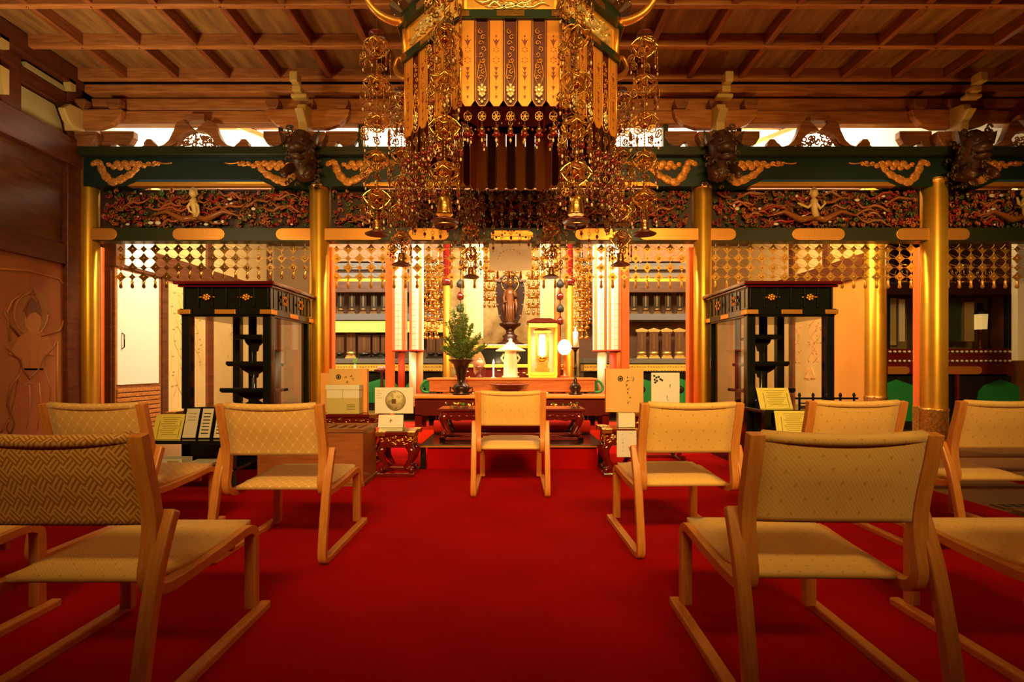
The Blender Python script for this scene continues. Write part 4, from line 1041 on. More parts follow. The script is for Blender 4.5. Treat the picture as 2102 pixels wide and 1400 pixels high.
# offering buns, small vases
t = thing('offering_stand', 'small pedestal dish with pink peach-shaped bun beside the thin candle', 'offering', (PX(984, 6.45), 6.45, ZT))
MB().lathe([(.05, 0), (.05, .01), (.015, .03), (.015, .10), (.06, .13), (.062, .14), (.0, .135)], n=14).build('dish', W['redlac'], t)
MB().ball((0, 0, .185), .052, 12, 8, sz=.95).ball((.0, -.02, .235), .018, 8, 5).build('bun', mat('pink_bun', (.85, .36, .24), .5), t)
t = thing('pleated_fan', 'brown pleated fan standing behind the pink bun', 'fan', (PX(972, 6.50), 6.50, ZT))
g = MB(); fp = [(.0, 0)] + [(.17 * math.cos(.45 + k * .13), .36 * math.sin(.45 + k * .13)) for k in range(11)]
g.prism([(a, b + .02) for a, b in fp], -.006, .006)
for k in range(10): g.bar((0, -.008, .02), (.17 * math.cos(.5 + k * .13), -.008, .36 * math.sin(.5 + k * .13) + .02), .004, .004)
g.build('leaf', mat('fan_brown', (.48, .24, .09), .6), t); MB().box(-.05, .05, -.03, .03, 0, .02).build('foot', W['redlac'], t)
for x in (957, 968): 
    o = MB().lathe([(.026, 0), (.028, .01), (.022, .04), (.030, .10), (.022, .14), (.028, .16), (.024, .16), (.018, .13), (.0, .02)], c=(0, 0, 0), n=14).build('glass_vase', W['glass'], loc=(PX(x + 24, 6.22), 6.22, ZT))
    tag(o, 'small clear glass vase left of the thin candle, the ' + ('left' if x == 957 else 'right') + ' one of the pair', 'vase', 'pair of small glass vases')
t = thing('singing_bowl', 'dark red bowl on the altar ledge behind the centre chair', 'bowl', (PX(1045, 5.88), 5.88, ZL))
MB().lathe([(.09, .0), (.11, .015), (.07, .03), (.12, .045), (.19, .08), (.225, .115), (.24, .125), (.23, .128), (.18, .09), (.0, .05)], n=28).build('bowl', mat('bowl_red_brown', (.16, .025, .012), .25, coat=.3), t)
# gold hanging clusters either side of the altar
def cluster(x, Y, ytop, ybot, lab):
    t = thing('gold_pendant_cluster', lab, 'hanging ornament', (PX(x, Y), Y, PZ(ybot, Y)), group='gold pendant clusters beside the altar')
    H = PZ(ytop, Y) - PZ(ybot, Y); rr = random.Random(int(x))
    MB().tube([(0, 0, 0), (0, 0, 3.1 - PZ(ybot, Y))], .006, 5).build('cord', W['goldp'], t)
    for k in range(int(H / .14)):
        z = k * .14 + .06; g = MB()
        g.lathe([(.02, z + .04), (.07, z + .03), (.085, z), (.07, z + .01), (.015, z + .05)], n=8)
        for j in range(8):
            a = PI / 4 * j; g.tube([(.085 * math.cos(a), .085 * math.sin(a), z), (.095 * math.cos(a), .095 * math.sin(a), z - .07)], .004, 4)
            g.ball((.097 * math.cos(a), .097 * math.sin(a), z - .08), .020, 6, 4, sz=1.2)
        g.build('tier', W['goldp'], t)
for x, Y, a, b, lab in ((884, 6.9, 520, 690, 'dense gold pendant left of the slim left altar column, lower end by the tablets'), (899, 7.1, 520, 660, 'gold pendant hanging nearest the slim left altar column'),
                        (1192, 6.9, 520, 690, 'dense gold pendant hanging close right of the slim right altar column'), (1207, 7.1, 520, 660, 'gold pendant between the slim right altar column and the white banners'),
                        (1003, 7.3, 520, 625, 'gold and red pendant just left of the statue'), (1094, 7.3, 520, 640, 'gold and red pendant just right of the statue'), (1047, 7.35, 480, 575, 'small gold canopy pendant right above the statue')):
    cluster(x, Y, a, b, lab)
# small objects on the shelf counters
t = thing('sprout_vase', 'small white vase with a bright green sprout by the left altar shelf', 'plant', (PX(728, 7.9), 7.9, 0))
zz = PZ(766, 7.9)
MB().lathe([(.16, 0), (.16, .02), (.03, .03), (.03, zz - .03), (.09, zz - .01), (.09, zz)], n=12).build('side_table', W['black'], t)
MB().lathe([(.03, zz), (.035, zz + .02), (.012, zz + .06), (.02, zz + .14), (.016, zz + .14), (.0, zz + .05)], n=12).build('vase', W['cream'], t)
g = MB()
for k in range(16):
    a = k * 2.4; g.add([(0, 0, zz + .12), (.05 * math.cos(a), .05 * math.sin(a), zz + .22 + .01 * (k % 4)), (.03 * math.cos(a + .4), .03 * math.sin(a + .4), zz + .20)], [(0, 1, 2)])
g.build('leaves', mat('bright_leaf', (.25, .42, .06), .6), t)
t = thing('offering_stand', 'red lacquer pedestal tray with small pink offerings by the left altar shelf', 'offering', (PX(783, 7.9), 7.9, 0))
MB().lathe([(.14, 0), (.14, .02), (.025, .03), (.025, zz), (.12, zz + .04), (.125, zz + .06), (.0, zz + .05)], n=16).build('pedestal', W['redlac'], t)
for k in range(5): MB().ball((.05 * math.cos(k * 1.25), .05 * math.sin(k * 1.25), zz + .085), .032, 8, 6).build('offering_ball', mat('pinkish', (.8, .4, .35), .5) if k == 0 else bpy.data.materials['pinkish'], t)
# dark altar in the far right bay
Y = 7.1; x0, x1 = XSR + .12, 7.1
t = thing('side_altar', 'dark lacquer altar cabinet with green ogee panels beyond the thickest gold column', 'altar', (x0, Y, 0))
Wd = x1 - x0
MB().box(0, Wd, 0, .6, 0, PZ(772, Y)).build('base', W['black'], t)
for px_ in (1838, 2052, 2170):
    kz = MB(); kozama(kz, PX(px_, Y) - x0, .34, .12, PZ(779, Y), -.002); kz.build('green_panel', W['green'], t)
for px_ in (1925, 1958): MB().box(PX(px_, Y) - x0 - .02, PX(px_, Y) - x0 + .02, -.06, -.02, 0, PZ(768, Y)).build('leg', W['redlac'], t)
MB().box(0, Wd, -.03, .6, PZ(768, Y), PZ(748, Y)).build('rail', W['redlac'], t, bevel=.005)
g = MB().prism(plate_poly(PX(1815, Y) - x0 + .02, PX(1862, Y) - x0, PZ(768, Y), PZ(752, Y), 0, 1), -.04, -.03).prism(plate_poly(PX(1935, Y) - x0, PX(2010, Y) - x0, PZ(768, Y), PZ(752, Y), 1, 1), -.04, -.03)
g.build('gilt_plate', W['gilt'], t)
MB().box(0, Wd, .0, .6, PZ(748, Y), PZ(716, Y)).build('offering_step', W['redlac'], t)
bd = MB()
for row in (722, 741):
    for i in range(36): bd.ball((.1 + i * .068, -.02, PZ(row, Y)), .018, 6, 4, sx=1.4)
bd.build('bead_row', mat('white_bead', (.8, .75, .65), .3), t)['kind'] = 'stuff'
MB().box(0, Wd, .35, .6, PZ(716, Y), PZ(578, Y)).build('cabinet_back', mat('dull_gold_board', (.24, .17, .06), .45), t)
MB().box(0, Wd, .0, .6, PZ(605, Y), PZ(580, Y)).build('cabinet_lintel', mat('dark_maroon', (.05, .012, .01), .35), t, bevel=.01)
for px_ in (1822, 1890, 1935, 2072): MB().box(PX(px_, Y) - x0 - .03, PX(px_, Y) - x0 + .03, .0, .06, PZ(716, Y), PZ(604, Y)).build('stile', W['black'], t)
for a_, b_, c_, d_, y_, m_ in ((1828, 1850, 708, 610, .13, mat('olive_silk', (.42, .32, .12), .4)), (1856, 1868, 700, 612, .13, mat('pale_silk', (.7, .62, .40), .4)), (1945, 1985, 700, 612, .2, mat('dark_green_silk', (.03, .05, .02), .4)), (1992, 2012, 700, 618, .2, bpy.data.materials['olive_silk'])):
    MB().box(PX(a_, Y) - x0, PX(b_, Y) - x0, .10, y_, PZ(c_, Y), PZ(d_, Y)).build('folded_curtain', m_, t)
t = thing('side_lantern', 'small lantern with lit paper sides inside the dark right altar', 'lantern', (PX(2027, Y), Y + .12, PZ(716, Y)))
MB().lathe([(.05, 0), (.05, .02), (.015, .04), (.015, .24), (.09, .28)], n=10).build('stand', W['redlac'], t)
MB().lathe([(.08, .28), (.09, .50), (.0, .50)], n=6, smooth=False).build('lamp_shade', mat('lit_paper_shade', (.75, .55, .2), .6, emit=((1, .65, .2), .5)), t)
MB().lathe([(.13, .50), (.13, .51), (.04, .57), (.03, .66), (.0, .67)], n=6).build('roof', W['black'], t)
for px_, lab in ((1862, 'brass hanging lamp cage between the two gold columns on the right'), (1955, 'brass lamp cage on the dark lintel right of the thickest column'), (1990, 'tall glinting glass and brass cage on the dark lintel'), (2035, 'brass crown-shaped lamp rightmost on the dark lintel')):
    q = Y - .02; t = thing('brass_lamp_cage', lab, 'lamp', (PX(px_, q), q + .12, PZ(580, q) + .002), group='brass lamp cages on the dark lintel')
    MB().lathe([(.11, 0), (.11, .02), (.06, .035), (.06, .04)], n=8).build('base', W['goldp'], t)
    g = MB()
    for k in range(6):
        a = PI / 3 * k; g.tube([(.07 * math.cos(a), .07 * math.sin(a), .03), (.085 * math.cos(a), .085 * math.sin(a), .14), (.06 * math.cos(a), .06 * math.sin(a), .24)], .007, 5)
    g.build('cage_rods', W['goldp'], t)
    MB().lathe([(.11, .24), (.12, .25), (.05, .29), (.015, .32), (.0, .35)], n=8).build('roof', W['goldp'], t)
tag(MB().box(PX(2085, 6.3), PX(2120, 6.3), 6.28, 6.36, PZ(740, 6.3), 3.16).build('cloth_banner', W['cream']), 'pale banner hanging at the right photo edge', 'banner')
point('side_altar_light', (5.9, 6.3, 2.9), 9, (1, .7, .35), .1)
# ---------------- low furniture in front of the sanctuary ----------------
def cabriole(mb, x, y, z0, z1, sx, sy=0, w_=.05):
    H = z1 - z0
    mb.tube([(x, y, z1), (x + sx * .03, y, z1 - H * .25), (x + sx * .01, y, z1 - H * .55), (x - sx * .03, y, z0 + H * .15), (x + sx * .015, y, z0 + .025)], [w_, w_ * 1.05, w_ * .7, w_ * .55, w_ * .7], 8)
    mb.ball((x + sx * .02, y, z0 + w_ * .6), w_ * .6, 8, 5)
t = thing('low_platform', 'wide thin-topped black lacquer platform standing on the red carpet before the centre chair', 'platform', (0, 4.33, .006))
MB().box(-.80, .80, 0, .86, .188, .214).build('top_board', W['black'], t, bevel=.005)
MB().box(-.80, .80, -.006, .0, .192, .206).build('edge_trim', W['gilt'], t)
for s_ in (-1, 1):
    for y in (.03, .82): MB().box(s_ * .775 - .02, s_ * .775 + .02, y - .02, y + .02, 0, .19).build('leg', W['black'], t)
MB().box(-.74, .74, .03, .80, 0, .186).build('red_base', W['carpet'], t)
t = thing('lacquer_desk', 'low red lacquer desk with scrolled legs standing on the black platform', 'desk', (-.005, 4.56, .222))
MB().box(-.68, .68, 0, .36, .262, .288).box(-.62, .62, .02, .34, .235, .262).build('desk_top', W['redlac'], t, bevel=.008)
g = MB()
P_ = [(-.62, .24), (.62, .24), (.62, .20), (.50, .175), (.36, .20), (.18, .21), (0, .185), (-.18, .21), (-.36, .20), (-.50, .175), (-.62, .20)]
g.prism(P_, .012, .03)
for s_ in (-1, 1):
    for k in range(5): g.tube([(s_ * (.28 + k * .07) + .025 * math.cos(j * .9), .008, .212 + .014 * math.sin(j * .9)) for j in range(6)], .006, 5)
g.build('carved_apron', W['redlac'], t)
for s_ in (-1, 1):
    for y in (.05, .31):
        g = MB(); cabriole(g, s_ * .60, y, .03, .25, s_, w_=.045); g.build('leg', W['redlac'], t)
MB().box(-.66, .66, 0, .05, .0, .028).box(-.66, .66, .31, .36, .0, .028).box(-.66, -.60, 0, .36, 0, .028).box(.60, .66, 0, .36, 0, .028).prism([(-.5, .028), (-.42, .05), (-.2, .04), (0, .055), (.2, .04), (.42, .05), (.5, .028)], 0.0, .03).build('floor_stretcher', W['redlac'], t, bevel=.006)
t = thing('cushion_roll', 'bright red felt roll lying on the platform behind the lacquer desk', 'cushion', (0, 5.08, .222))
MB().tube([(-.93 + .14, 0, .065), (.0, 0, .065), (.93 - .14, 0, .065)], .064, 14).build('roll', W['redcloth'], t)

# wooden offering box
t = thing('offering_box', 'brown wooden offering box with slatted top beside the left chair', 'offering box', (-1.90, 3.72, .006))
MB().box(0, .79, 0, .36, .03, .40).build('body', mat('offering_box_wood', (.30, .085, .022), .4, var=(.40, .14, .04), vscale=4, stretch=(1, 5, 9)), t, bevel=.006)
MB().box(-.012, .802, -.012, .372, 0, .035).build('plinth', W['wood'], t, bevel=.004)
MB().box(-.012, .802, -.012, .03, .40, .43).box(-.012, .802, .33, .372, .40, .43).box(-.012, .03, .03, .33, .40, .43).box(.76, .802, .03, .33, .40, .43).build('top_frame', W['wood'], t, bevel=.004)
for k in range(9): MB().box(.05 + k * .08, .08 + k * .08, .03, .33, .402, .424).build('slat', W['wood'], t, bevel=.003)

# red lacquer side tables with gilt corners, carrying the boards
def side_table(x, y, w_, d, h, label, fl=1):
    t = thing('lacquer_side_table', label, 'table', (x, y, .006), group='small red lacquer side tables')
    MB().box(0, w_, 0, d, h - .03, h).build('table_top', W['redlac'], t, bevel=.006)
    for cx in (0, w_):
        for cy in (0, d):
            MB().box(cx - .05 if cx else -.012, cx + .012 if cx else .07, cy - .012 if cy == 0 else cy - .07, cy + .012 if cy else .05, h - .036, h + .002).build('corner_fitting', W['goldp'], t, bevel=.003)
    MB().box(.02, w_ - .02, .015, d - .015, h - .13, h - .03).build('frieze', W['redlac'], t)
    g = MB(); rr = random.Random(int(x * 50) + 3)
    for i in range(34):
        xx = rr.uniform(.03, w_ - .03); zz = rr.uniform(h - .12, h - .045); q = rr.uniform(.010, .02)
        g.tube([(xx + q * math.cos(j * .9), .012, zz + q * math.sin(j * .9) * .8) for j in range(5)], .004, 4)
        yy = rr.uniform(.03, d - .03); sx = w_ - .018 if fl > 0 else .018
        g.tube([(sx, yy + q * math.cos(j * .9), zz + q * math.sin(j * .9) * .8) for j in range(5)], .004, 4)
    g.build('gilt_openwork', W['goldp'], t)['kind'] = 'stuff'
    for cx in (.05, w_ - .05):
        for cy in (.05, d - .05):
            g = MB(); cabriole(g, cx, cy, .03, h - .12, 1 if cx > w_ / 2 else -1, w_=.034); g.build('leg', W['redlac'], t)
    MB().box(0, w_, 0, .035, .0, .03).box(0, w_, d - .035, d, .0, .03).box(0, .035, .03, d - .03, 0, .03).box(w_ - .035, w_, .03, d - .03, 0, .03).build('floor_stretcher', W['redlac'], t, bevel=.004)
    return t
ya = 4.02
side_table(PX(772, ya), ya, .30, .29, PZ(888, ya), 'carved red lacquer side table holding the white leaflet, left of the platform')
side_table(PX(640, 4.45), 4.45, .56, .40, PZ(852, 4.45), 'red lacquer side table behind the offering box holding the carton')
side_table(PX(1238, ya), ya, .30, .29, PZ(882, ya), 'carved red lacquer side table holding papers, right of the platform', -1)
side_table(PX(1300, 4.50), 4.50, .50, .40, PZ(848, 4.50), 'red lacquer side table behind the right chair holding the board and white sign', -1)

def strokes(mb, cx, cz, w_, h_, n, y, rr, th=.003):
    """brush-like short marks filling a w x h character cell"""
    for i in range(n):
        a = rr.choice((0, 0, PI / 2, PI / 2, .8, -.8)); L = rr.uniform(.3, .8) * (w_ if abs(a) < .5 else h_)
        x = cx + rr.uniform(-.3, .3) * w_; z = cz + rr.uniform(-.35, .35) * h_
        mb.bar((x - L / 2 * math.cos(a), y, z - L / 2 * math.sin(a)), (x + L / 2 * math.cos(a), y, z + L / 2 * math.sin(a)), .0015, th, up=(0, 1, 0) if False else (0, 0, 1))
def ring(mb, cx, cz, r, y, th=.003, n=20):
    mb.tube([(cx + r * math.cos(2 * PI * k / n), y, cz + r * math.sin(2 * PI * k / n)) for k in range(n)], th, 4, closed=True)
rr = random.Random(31)
kraft = mat('kraft_board', (.70, .42, .14), .6); kraftside = mat('orange_board_side', (.85, .38, .10), .6)
# brown boards
Y = 4.60; z0 = PZ(852, 4.5) + .014
t = thing('notice_board', 'kraft brown board with brush writing behind the small carton, left', 'board', (PX(674, Y), Y, z0))
wb, hb = PX(740, Y) - PX(674, Y), PZ(757, Y) - z0
MB().box(0, wb, 0, .06, 0, hb).build('face', kraft, t, bevel=.002)
MB().box(wb, wb + .055, .0, .06, 0, hb).build('side_strip', kraftside, t)
MB().box(-.075, 0, .0, .06, 0, hb * .9).build('side_strip', kraftside, t)
g = MB(); ring(g, wb * .30, hb - .075, .020, -.002, .004); g.ball((wb * .30, -.002, hb - .075), .012, 8, 4, sy=.2)
for (cx, cz) in ((.52, .075), (.72, .06), (.76, .095), (.56, .125)): strokes(g, wb * cx, hb - cz, .03, .03, 4, -.002, rr)
g.build('brush_writing', W['ink'], t)
Y = 4.5; t = thing('small_carton', 'small two-tone paper carton with lid in front of the left kraft board', 'box', (PX(672, Y), Y - .03, z0))
wb, hb2 = PX(738, Y) - PX(672, Y), PZ(790, Y) - z0
MB().box(0, wb, 0, .10, 0, hb2 * .55).build('lower_body', mat('olive_kraft', (.60, .48, .16), .6), t)
MB().box(0, wb, 0, .10, hb2 * .55, hb2 * .84).build('upper_body', W['cream'], t)
MB().box(-.008, wb + .004, -.006, .106, hb2 * .84, hb2).build('lid', W['cream'], t, bevel=.002)
g = MB().box(wb * .49, wb * .50, -.002, .0, hb2 * .50, hb2 * .84)
for i in range(4): g.box(wb * .62, wb * .88, -.002, .0, hb2 * (.14 + i * .055), hb2 * (.16 + i * .055))
g.build('printed_marks', mat('grey_print', (.22, .18, .08), .6), t)
# white sign with a round picture
Y = 4.10; t = thing('white_sign', 'white board with a round photo, facing the hall left of the altar', 'sign', (PX(765, Y), Y + .05, PZ(850, Y)))
wb, hb = PX(845, Y) - PX(765, Y), PZ(796, Y) - PZ(850, Y)
MB().box(0, wb, 0, .012, 0, hb).build('board', W['white'], t, bevel=.001)
R = Matrix.Translation((wb * .54, -.001, hb * .50)) @ Matrix.Rotation(PI / 2, 4, 'X')
r0 = hb * .38
MB().lathe([(.0005, 0), (r0, 0), (r0, .003), (.0005, .003)], n=32, M=R).build('round_photo', mat('photo_olive', (.42, .36, .16), .5, var=(.66, .56, .32), vscale=22, c2pos=(.45, .55)), t)
g = MB(); ring(g, wb * .54, hb * .50, r0, -.004, .002, 32); g.box(wb * .44, wb * .55, -.006, -.004, hb * .38, hb * .56); g.build('photo_detail', mat('dark_brown_print', (.12, .06, .03), .5), t)
g = MB()
for i in range(4): g.box(wb * .05, wb * (.14 + .04 * (i % 2)), -.001, .0, hb * (.86 - i * .09), hb * (.88 - i * .09))
g.build('small_print', mat('faint_print', (.55, .45, .32), .6), t)
zt_ = PZ(888, ya) + .008
MB().box(wb * .30, wb * .36, .014, .05, -.13 - .05, hb * .5).build('prop', W['wood'], t)
Y = 4.06; t = thing('white_leaflet', 'white leaflet block under the round-photo board on the carved red table', 'leaflet', (PX(776, Y), Y, zt_))
wb, hb = PX(825, Y) - PX(776, Y), PZ(852, Y) - zt_
MB().prism([(0, .0), (.10, .0), (.03, hb)], 0, wb, axis='x').build('folded_card', mat('grey_green_paper', (.62, .60, .42), .6), t)
MB().prism([(-.004, hb * .22), (.022, hb), (.026, hb), (.004, hb * .22)], -.004, wb + .004, axis='x').build('upper_sheet', W['white'], t)
g = MB(); strokes(g, wb * .5, hb * .62, .03, .03, 7, .002, rr, .002); g.build('printed_mark', mat('grey_ink', (.3, .28, .22), .6), t)
# right side boards
Y = 4.28; z0 = PZ(882, ya) + .008
t = thing('notice_board', 'kraft brown board with black brush writing right of the altar', 'board', (PX(1250, Y), Y, z0 + .0))
wb, zb1_, zt1 = PX(1320, Y) - PX(1250, Y), PZ(846, Y) - z0, PZ(757, Y) - z0
MB().box(0, wb, 0, .012, zb1_, zt1).build('face', kraft, t, bevel=.001)
MB().box(-.03, 0, 0, .05, zb1_, zt1).build('side_strip', kraftside, t)
MB().box(wb * .4, wb * .6, .012, .03, 0, zt1 * .8).build('prop', W['wood'], t)
g = MB(); H_ = zt1
ring(g, wb * .32, H_ - .085, .020, -.002, .004); g.ball((wb * .32, -.002, H_ - .085), .012, 8, 4, sy=.2)
for (cx, cz) in ((.52, .075), (.68, .07), (.53, .11), (.50, .14), (.56, .175), (.52, .21), (.60, .245), (.55, .285), (.70, .10)): strokes(g, wb * cx, H_ - cz, .026, .032, 3, -.002, rr, .0035)
g.build('brush_writing', W['ink'], t)
Y = 4.62; z0 = PZ(848, 4.5) + .014
t = thing('white_sign', 'white sheet with a small black blossom motif and thin vertical writing, right of the altar', 'sign', (PX(1336, Y), Y, z0))
wb, hb = PX(1394, Y) - PX(1336, Y), PZ(765, Y) - z0
MB().box(0, wb, 0, .01, 0, hb).build('sheet', W['white'], t, bevel=.001)
MB().box(wb * .3, wb * .7, .011, .05, 0, hb * .3).build('prop', W['wood'], t)
g = MB()
for (a, b) in ((.10, .03), (.18, .045), (.26, .04), (.12, .065), (.20, .075), (.32, .06), (.14, .09), (.38, .07)): g.ball((wb * a, -.001, hb - b), .011, 6, 4, sy=.2)
strokes(g, wb * .66, hb - .13, .02, .05, 3, -.002, rr, .004); strokes(g, wb * .56, hb - .24, .02, .06, 4, -.002, rr, .002)
g.build('brush_writing', W['ink'], t)
Y = 4.06; z0 = PZ(882, ya) + .008
t = thing('white_leaflet', 'small cream box in front of the right kraft board', 'box', (PX(1272, Y), Y + .06, z0)); wb = PX(1306, Y) - PX(1272, Y)
MB().box(0, wb, 0, .08, 0, PZ(850, Y) - z0).build('box_body', W['cream'], t)
t = thing('paper_notice', 'white paper with grey vertical writing hanging from the right red side table', 'notice', (PX(1265, 4.0), 3.995, PZ(938, 4.0))); wb = PX(1305, 4.0) - PX(1265, 4.0); hb = PZ(884, 4.0) - PZ(938, 4.0)
MB().box(0, wb, 0, .004, 0, hb).build('sheet', mat('grey_white_paper', (.72, .70, .64), .7), t)
g = MB()
for k in range(5): strokes(g, wb * .30, hb * (.85 - k * .15), .012, .018, 3, -.0012, rr, .0015)
strokes(g, wb * .68, hb * .34, .03, .04, 7, -.0012, rr, .002); strokes(g, wb * .72, hb * .9, .05, .012, 4, -.0012, rr, .0015)
g.build('printed_writing', mat('grey_ink2', (.2, .18, .16), .6), t)

# yellow notices, folders and low black tables
def yellow(px, py0, py1, pxw, Y, tilt, rz, lab, z0):
    t = thing('yellow_notice', lab, 'notice', (PX(px, Y), Y, z0), rz)
    w_ = pxw * Y / F; h = (py1 - py0) * Y / F / max(.2, math.cos(tilt))
    M = Matrix.Rotation(-tilt, 4, 'X')
    MB().box(0, w_, 0, .003, 0, h, M).build('sheet', W['yellow'], t)
    g = MB(); 
    for i in range(9):
        a = .24 + .04 * ((i * 7) % 3); b = .86 - .05 * ((i * 5) % 4)
        g.box(w_ * a, w_ * b, -.0012, 0, h * (.86 - i * .085), h * (.875 - i * .085), M)
    g.box(w_ * .17, w_ * .185, -.0015, 0, h * .05, h * .74, M).box(w_ * .90, w_ * .915, -.0015, 0, h * .05, h * .74, M)
    g.build('printed_lines', mat('olive_ink', (.22, .15, .02), .6), t)
    MB().box(w_ * .4, w_ * .6, h * math.sin(tilt) * .5 + .02, h * math.sin(tilt) * .5 + .025, 0, h * .6).build('prop', W['ink'], t)
    return t
Yt = 3.45
zt2 = PZ(905, Yt)      # table in front of the left case
t = thing('low_black_table', 'low black table with a shelf below, left behind the chairs', 'table', (PX(292, Yt), Yt, .006)); w_ = PX(478, Yt) - PX(292, Yt)
MB().box(0, w_, 0, .45, zt2 - .03, zt2 - .006).build('table_top', W['black'], t, bevel=.004)
MB().box(.0, w_, 0, .45, .165, .185).build('lower_shelf', W['black'], t, bevel=.004)
for cx in (.02, w_ - .02):
    for cy in (.02, .43): MB().box(cx - .02, cx + .02, cy - .02, cy + .02, 0, zt2 - .03).build('leg', W['black'], t)
MB().box(0, w_, -.004, 0, .168, .176).build('edge_trim', W['gilt'], t)
zz = zt2 + .001
yellow(309, 852, 902, 58, Yt + .06, .35, .05, 'yellow printed notice leaning on the low black table at left', zz)
for px, lab, wpx in ((372, 'open black folder with white pages standing next to the left yellow notice', 30), (405, 'black-bound pages with dark calligraphy, middle of the low table', 26), (436, 'white page in black frame next to the backrest of the lattice chair', 26)):
    Y = Yt + .10; t = thing('page_folder', lab, 'folder', (PX(px, Y), Y, zz), group='pages standing on the low black table')
    w_ = wpx * Y / F; h = PZ(838, Y) - zz; M = Matrix.Rotation(-.28, 4, 'X')
    MB().box(-.012, w_ + .012, .001, .010, 0, h + .012, M).build('cover', W['black'], t)
    MB().box(0.004, w_ - .008, -.003, .0, 0.006, h, M).build('page', W['cream'], t)
    g = MB()
    for k in range(7 if wpx == 26 else 3): g.box(w_ * .2, w_ * .75, -.005, -.003, h * (.82 - k * .11), h * (.85 - k * .11), M)
    g.build('writing', W['ink'] if wpx == 26 else mat('faint_ink', (.5, .42, .3), .6), t)
    MB().box(w_ * .3, w_ * .7, .09, .10, 0, h * .3).build('prop', W['black'], t)
t = thing('paper_box', 'small white box on the lower shelf of the low black table', 'box', (PX(318, Yt + .03), Yt + .05, .194))
MB().box(0, .17, 0, .12, 0, .055).build('carton', W['cream'], t, bevel=.003)
MB().box(.07, .15, -.002, 0, .01, .045).build('label_patch', mat('olive_label', (.5, .4, .15), .6), t)
t = thing('paper_stack', 'white papers lying on the lower shelf beside the small box', 'papers', (PX(372, Yt + .03), Yt + .06, .194))
MB().box(0, .18, 0, .2, 0, .02, Matrix.Rotation(.15, 4, 'Z')).build('sheets', W['cream'], t)
for px, s_ in ((326, 1), (350, .9)):
    Y = Yt + .2; tag(MB().box(-.025 * s_, .025 * s_, -.02, .02, 0, .09).build('red_box', mat('red_small', (.6, .02, .015), .4), loc=(PX(px, Y), Y, .007)), 'small bright red box under the low black table, the ' + ('left' if s_ == 1 else 'right') + ' one of two', 'box', 'two small red boxes under the low table')
# railing like black stand in front of the left and right cases
def rail(px0, px1, Y, pz, lab):
    t = thing('small_railing', lab, 'railing', (PX(px0, Y), Y, pz)); w_ = (px1 - px0) * Y / F
    MB().bar((-.03, 0, .075), (w_ + .03, 0, .075), .016, .016).bar((0, 0, .035), (w_, 0, .035), .010, .010).bar((0, 0, .006), (w_, 0, .006), .02, .012).build('rails', W['black'], t)
    for i in range(5): MB().lathe([(.009, 0), (.009, .09), (.013, .10), (.009, .115), (.0, .125)], c=(w_ * i / 4, 0, 0), n=8).build('baluster', W['black'], t)
    return t
Yr = 4.04
t = thing('low_black_table', 'black lacquer table carrying the yellow notices before the right case', 'table', (PX(1545, Yr), 3.86, .006)); w_ = PX(1760, Yr) - PX(1545, Yr)
hz = PZ(838, Yr)
MB().box(0, w_, 0, .36, hz - .03, hz - .006).build('table_top', W['black'], t, bevel=.004)
for cx in (.03, w_ - .03):
    for cy in (.03, .33): MB().box(cx - .025, cx + .025, cy - .025, cy + .025, 0, hz - .03).build('leg', W['black'], t)
MB().box(.05, w_ - .05, .25, .27, .08, hz - .05).build('back_board', W['black'], t)
rail(1640, 1752, 4.10, hz + .001, 'small black railing on the table before the right glass case')
rail(392, 470, 3.83, zt2 + .001, 'small black railing behind the page folders before the left glass case')
yellow(1560, 787, 829, 66, 3.98, .45, -.03, 'yellow printed notice leaning on a clear stand before the right glass case', hz + .001)
t = thing('low_stool', 'small black stool in front of the right black table', 'stool', (PX(1585, 3.55), 3.50, .006)); hs = PZ(893, 3.55)
MB().box(0, .34, 0, .24, hs - .035, hs - .006).build('seat_board', W['black'], t, bevel=.004)
for cx in (.03, .31):
    for cy in (.03, .21): MB().box(cx - .02, cx + .02, cy - .02, cy + .02, 0, hs - .035).build('leg', W['black'], t)
yellow(1594, 843, 891, 70, 3.56, .25, -.03, 'yellow printed notice on the low stool just left of the hidden chair back', hs + .001)
# floor vent in the boards at right
t = tag(MB().box(3.12, 4.6, 3.16, 3.26, -.005, .004).build('floor_vent', W['floorwood']), 'slotted wooden floor vent in the boards beyond the carpet at right', 'vent')
g = MB()
for i in range(22): g.box(3.15 + i * .065, 3.19 + i * .065, 3.18, 3.24, .0035, .006)
g.build('slots', W['ink'], t)
# cable-like seam pieces: curb of the raised boards at right
struct(MB().box(3.06, 3.16, YF, 3.06, -.006, .03).build('trim_8', W['floorwood'], bevel=.004))

# white notice cloth hung under the beam, with gilt plate
YH = 5.262
def cloth_mat(name, c):
    m = bpy.data.materials.new(name); m.use_nodes = True; nt = m.node_tree; nt.nodes.remove(nt.nodes['Principled BSDF'])
    a = nt.nodes.new('ShaderNodeBsdfDiffuse'); b = nt.nodes.new('ShaderNodeBsdfTranslucent'); mx = nt.nodes.new('ShaderNodeMixShader')
    a.inputs[0].default_value = (*c, 1); b.inputs[0].default_value = (*c, 1); mx.inputs[0].default_value = .3
    nt.links.new(a.outputs[0], mx.inputs[1]); nt.links.new(b.outputs[0], mx.inputs[2]); nt.links.new(mx.outputs[0], nt.nodes['Material Output'].inputs[0])
    return m
t = thing('white_hanging_notice', 'white cloth notice with arched black writing hanging under the central gilt beam plate', 'notice', (PX(1003, YH), YH, PZ(556, YH)))
wn, hn = PX(1090, YH) - PX(1003, YH), PZ(500, YH) - PZ(556, YH)
n = 12; vs = []
for j in range(2):
    for i in range(n + 1):
        u = i / n; vs.append((wn * u, .008 * math.sin(u * 5), (hn if j else .012 * (2 * u - 1) ** 2)))
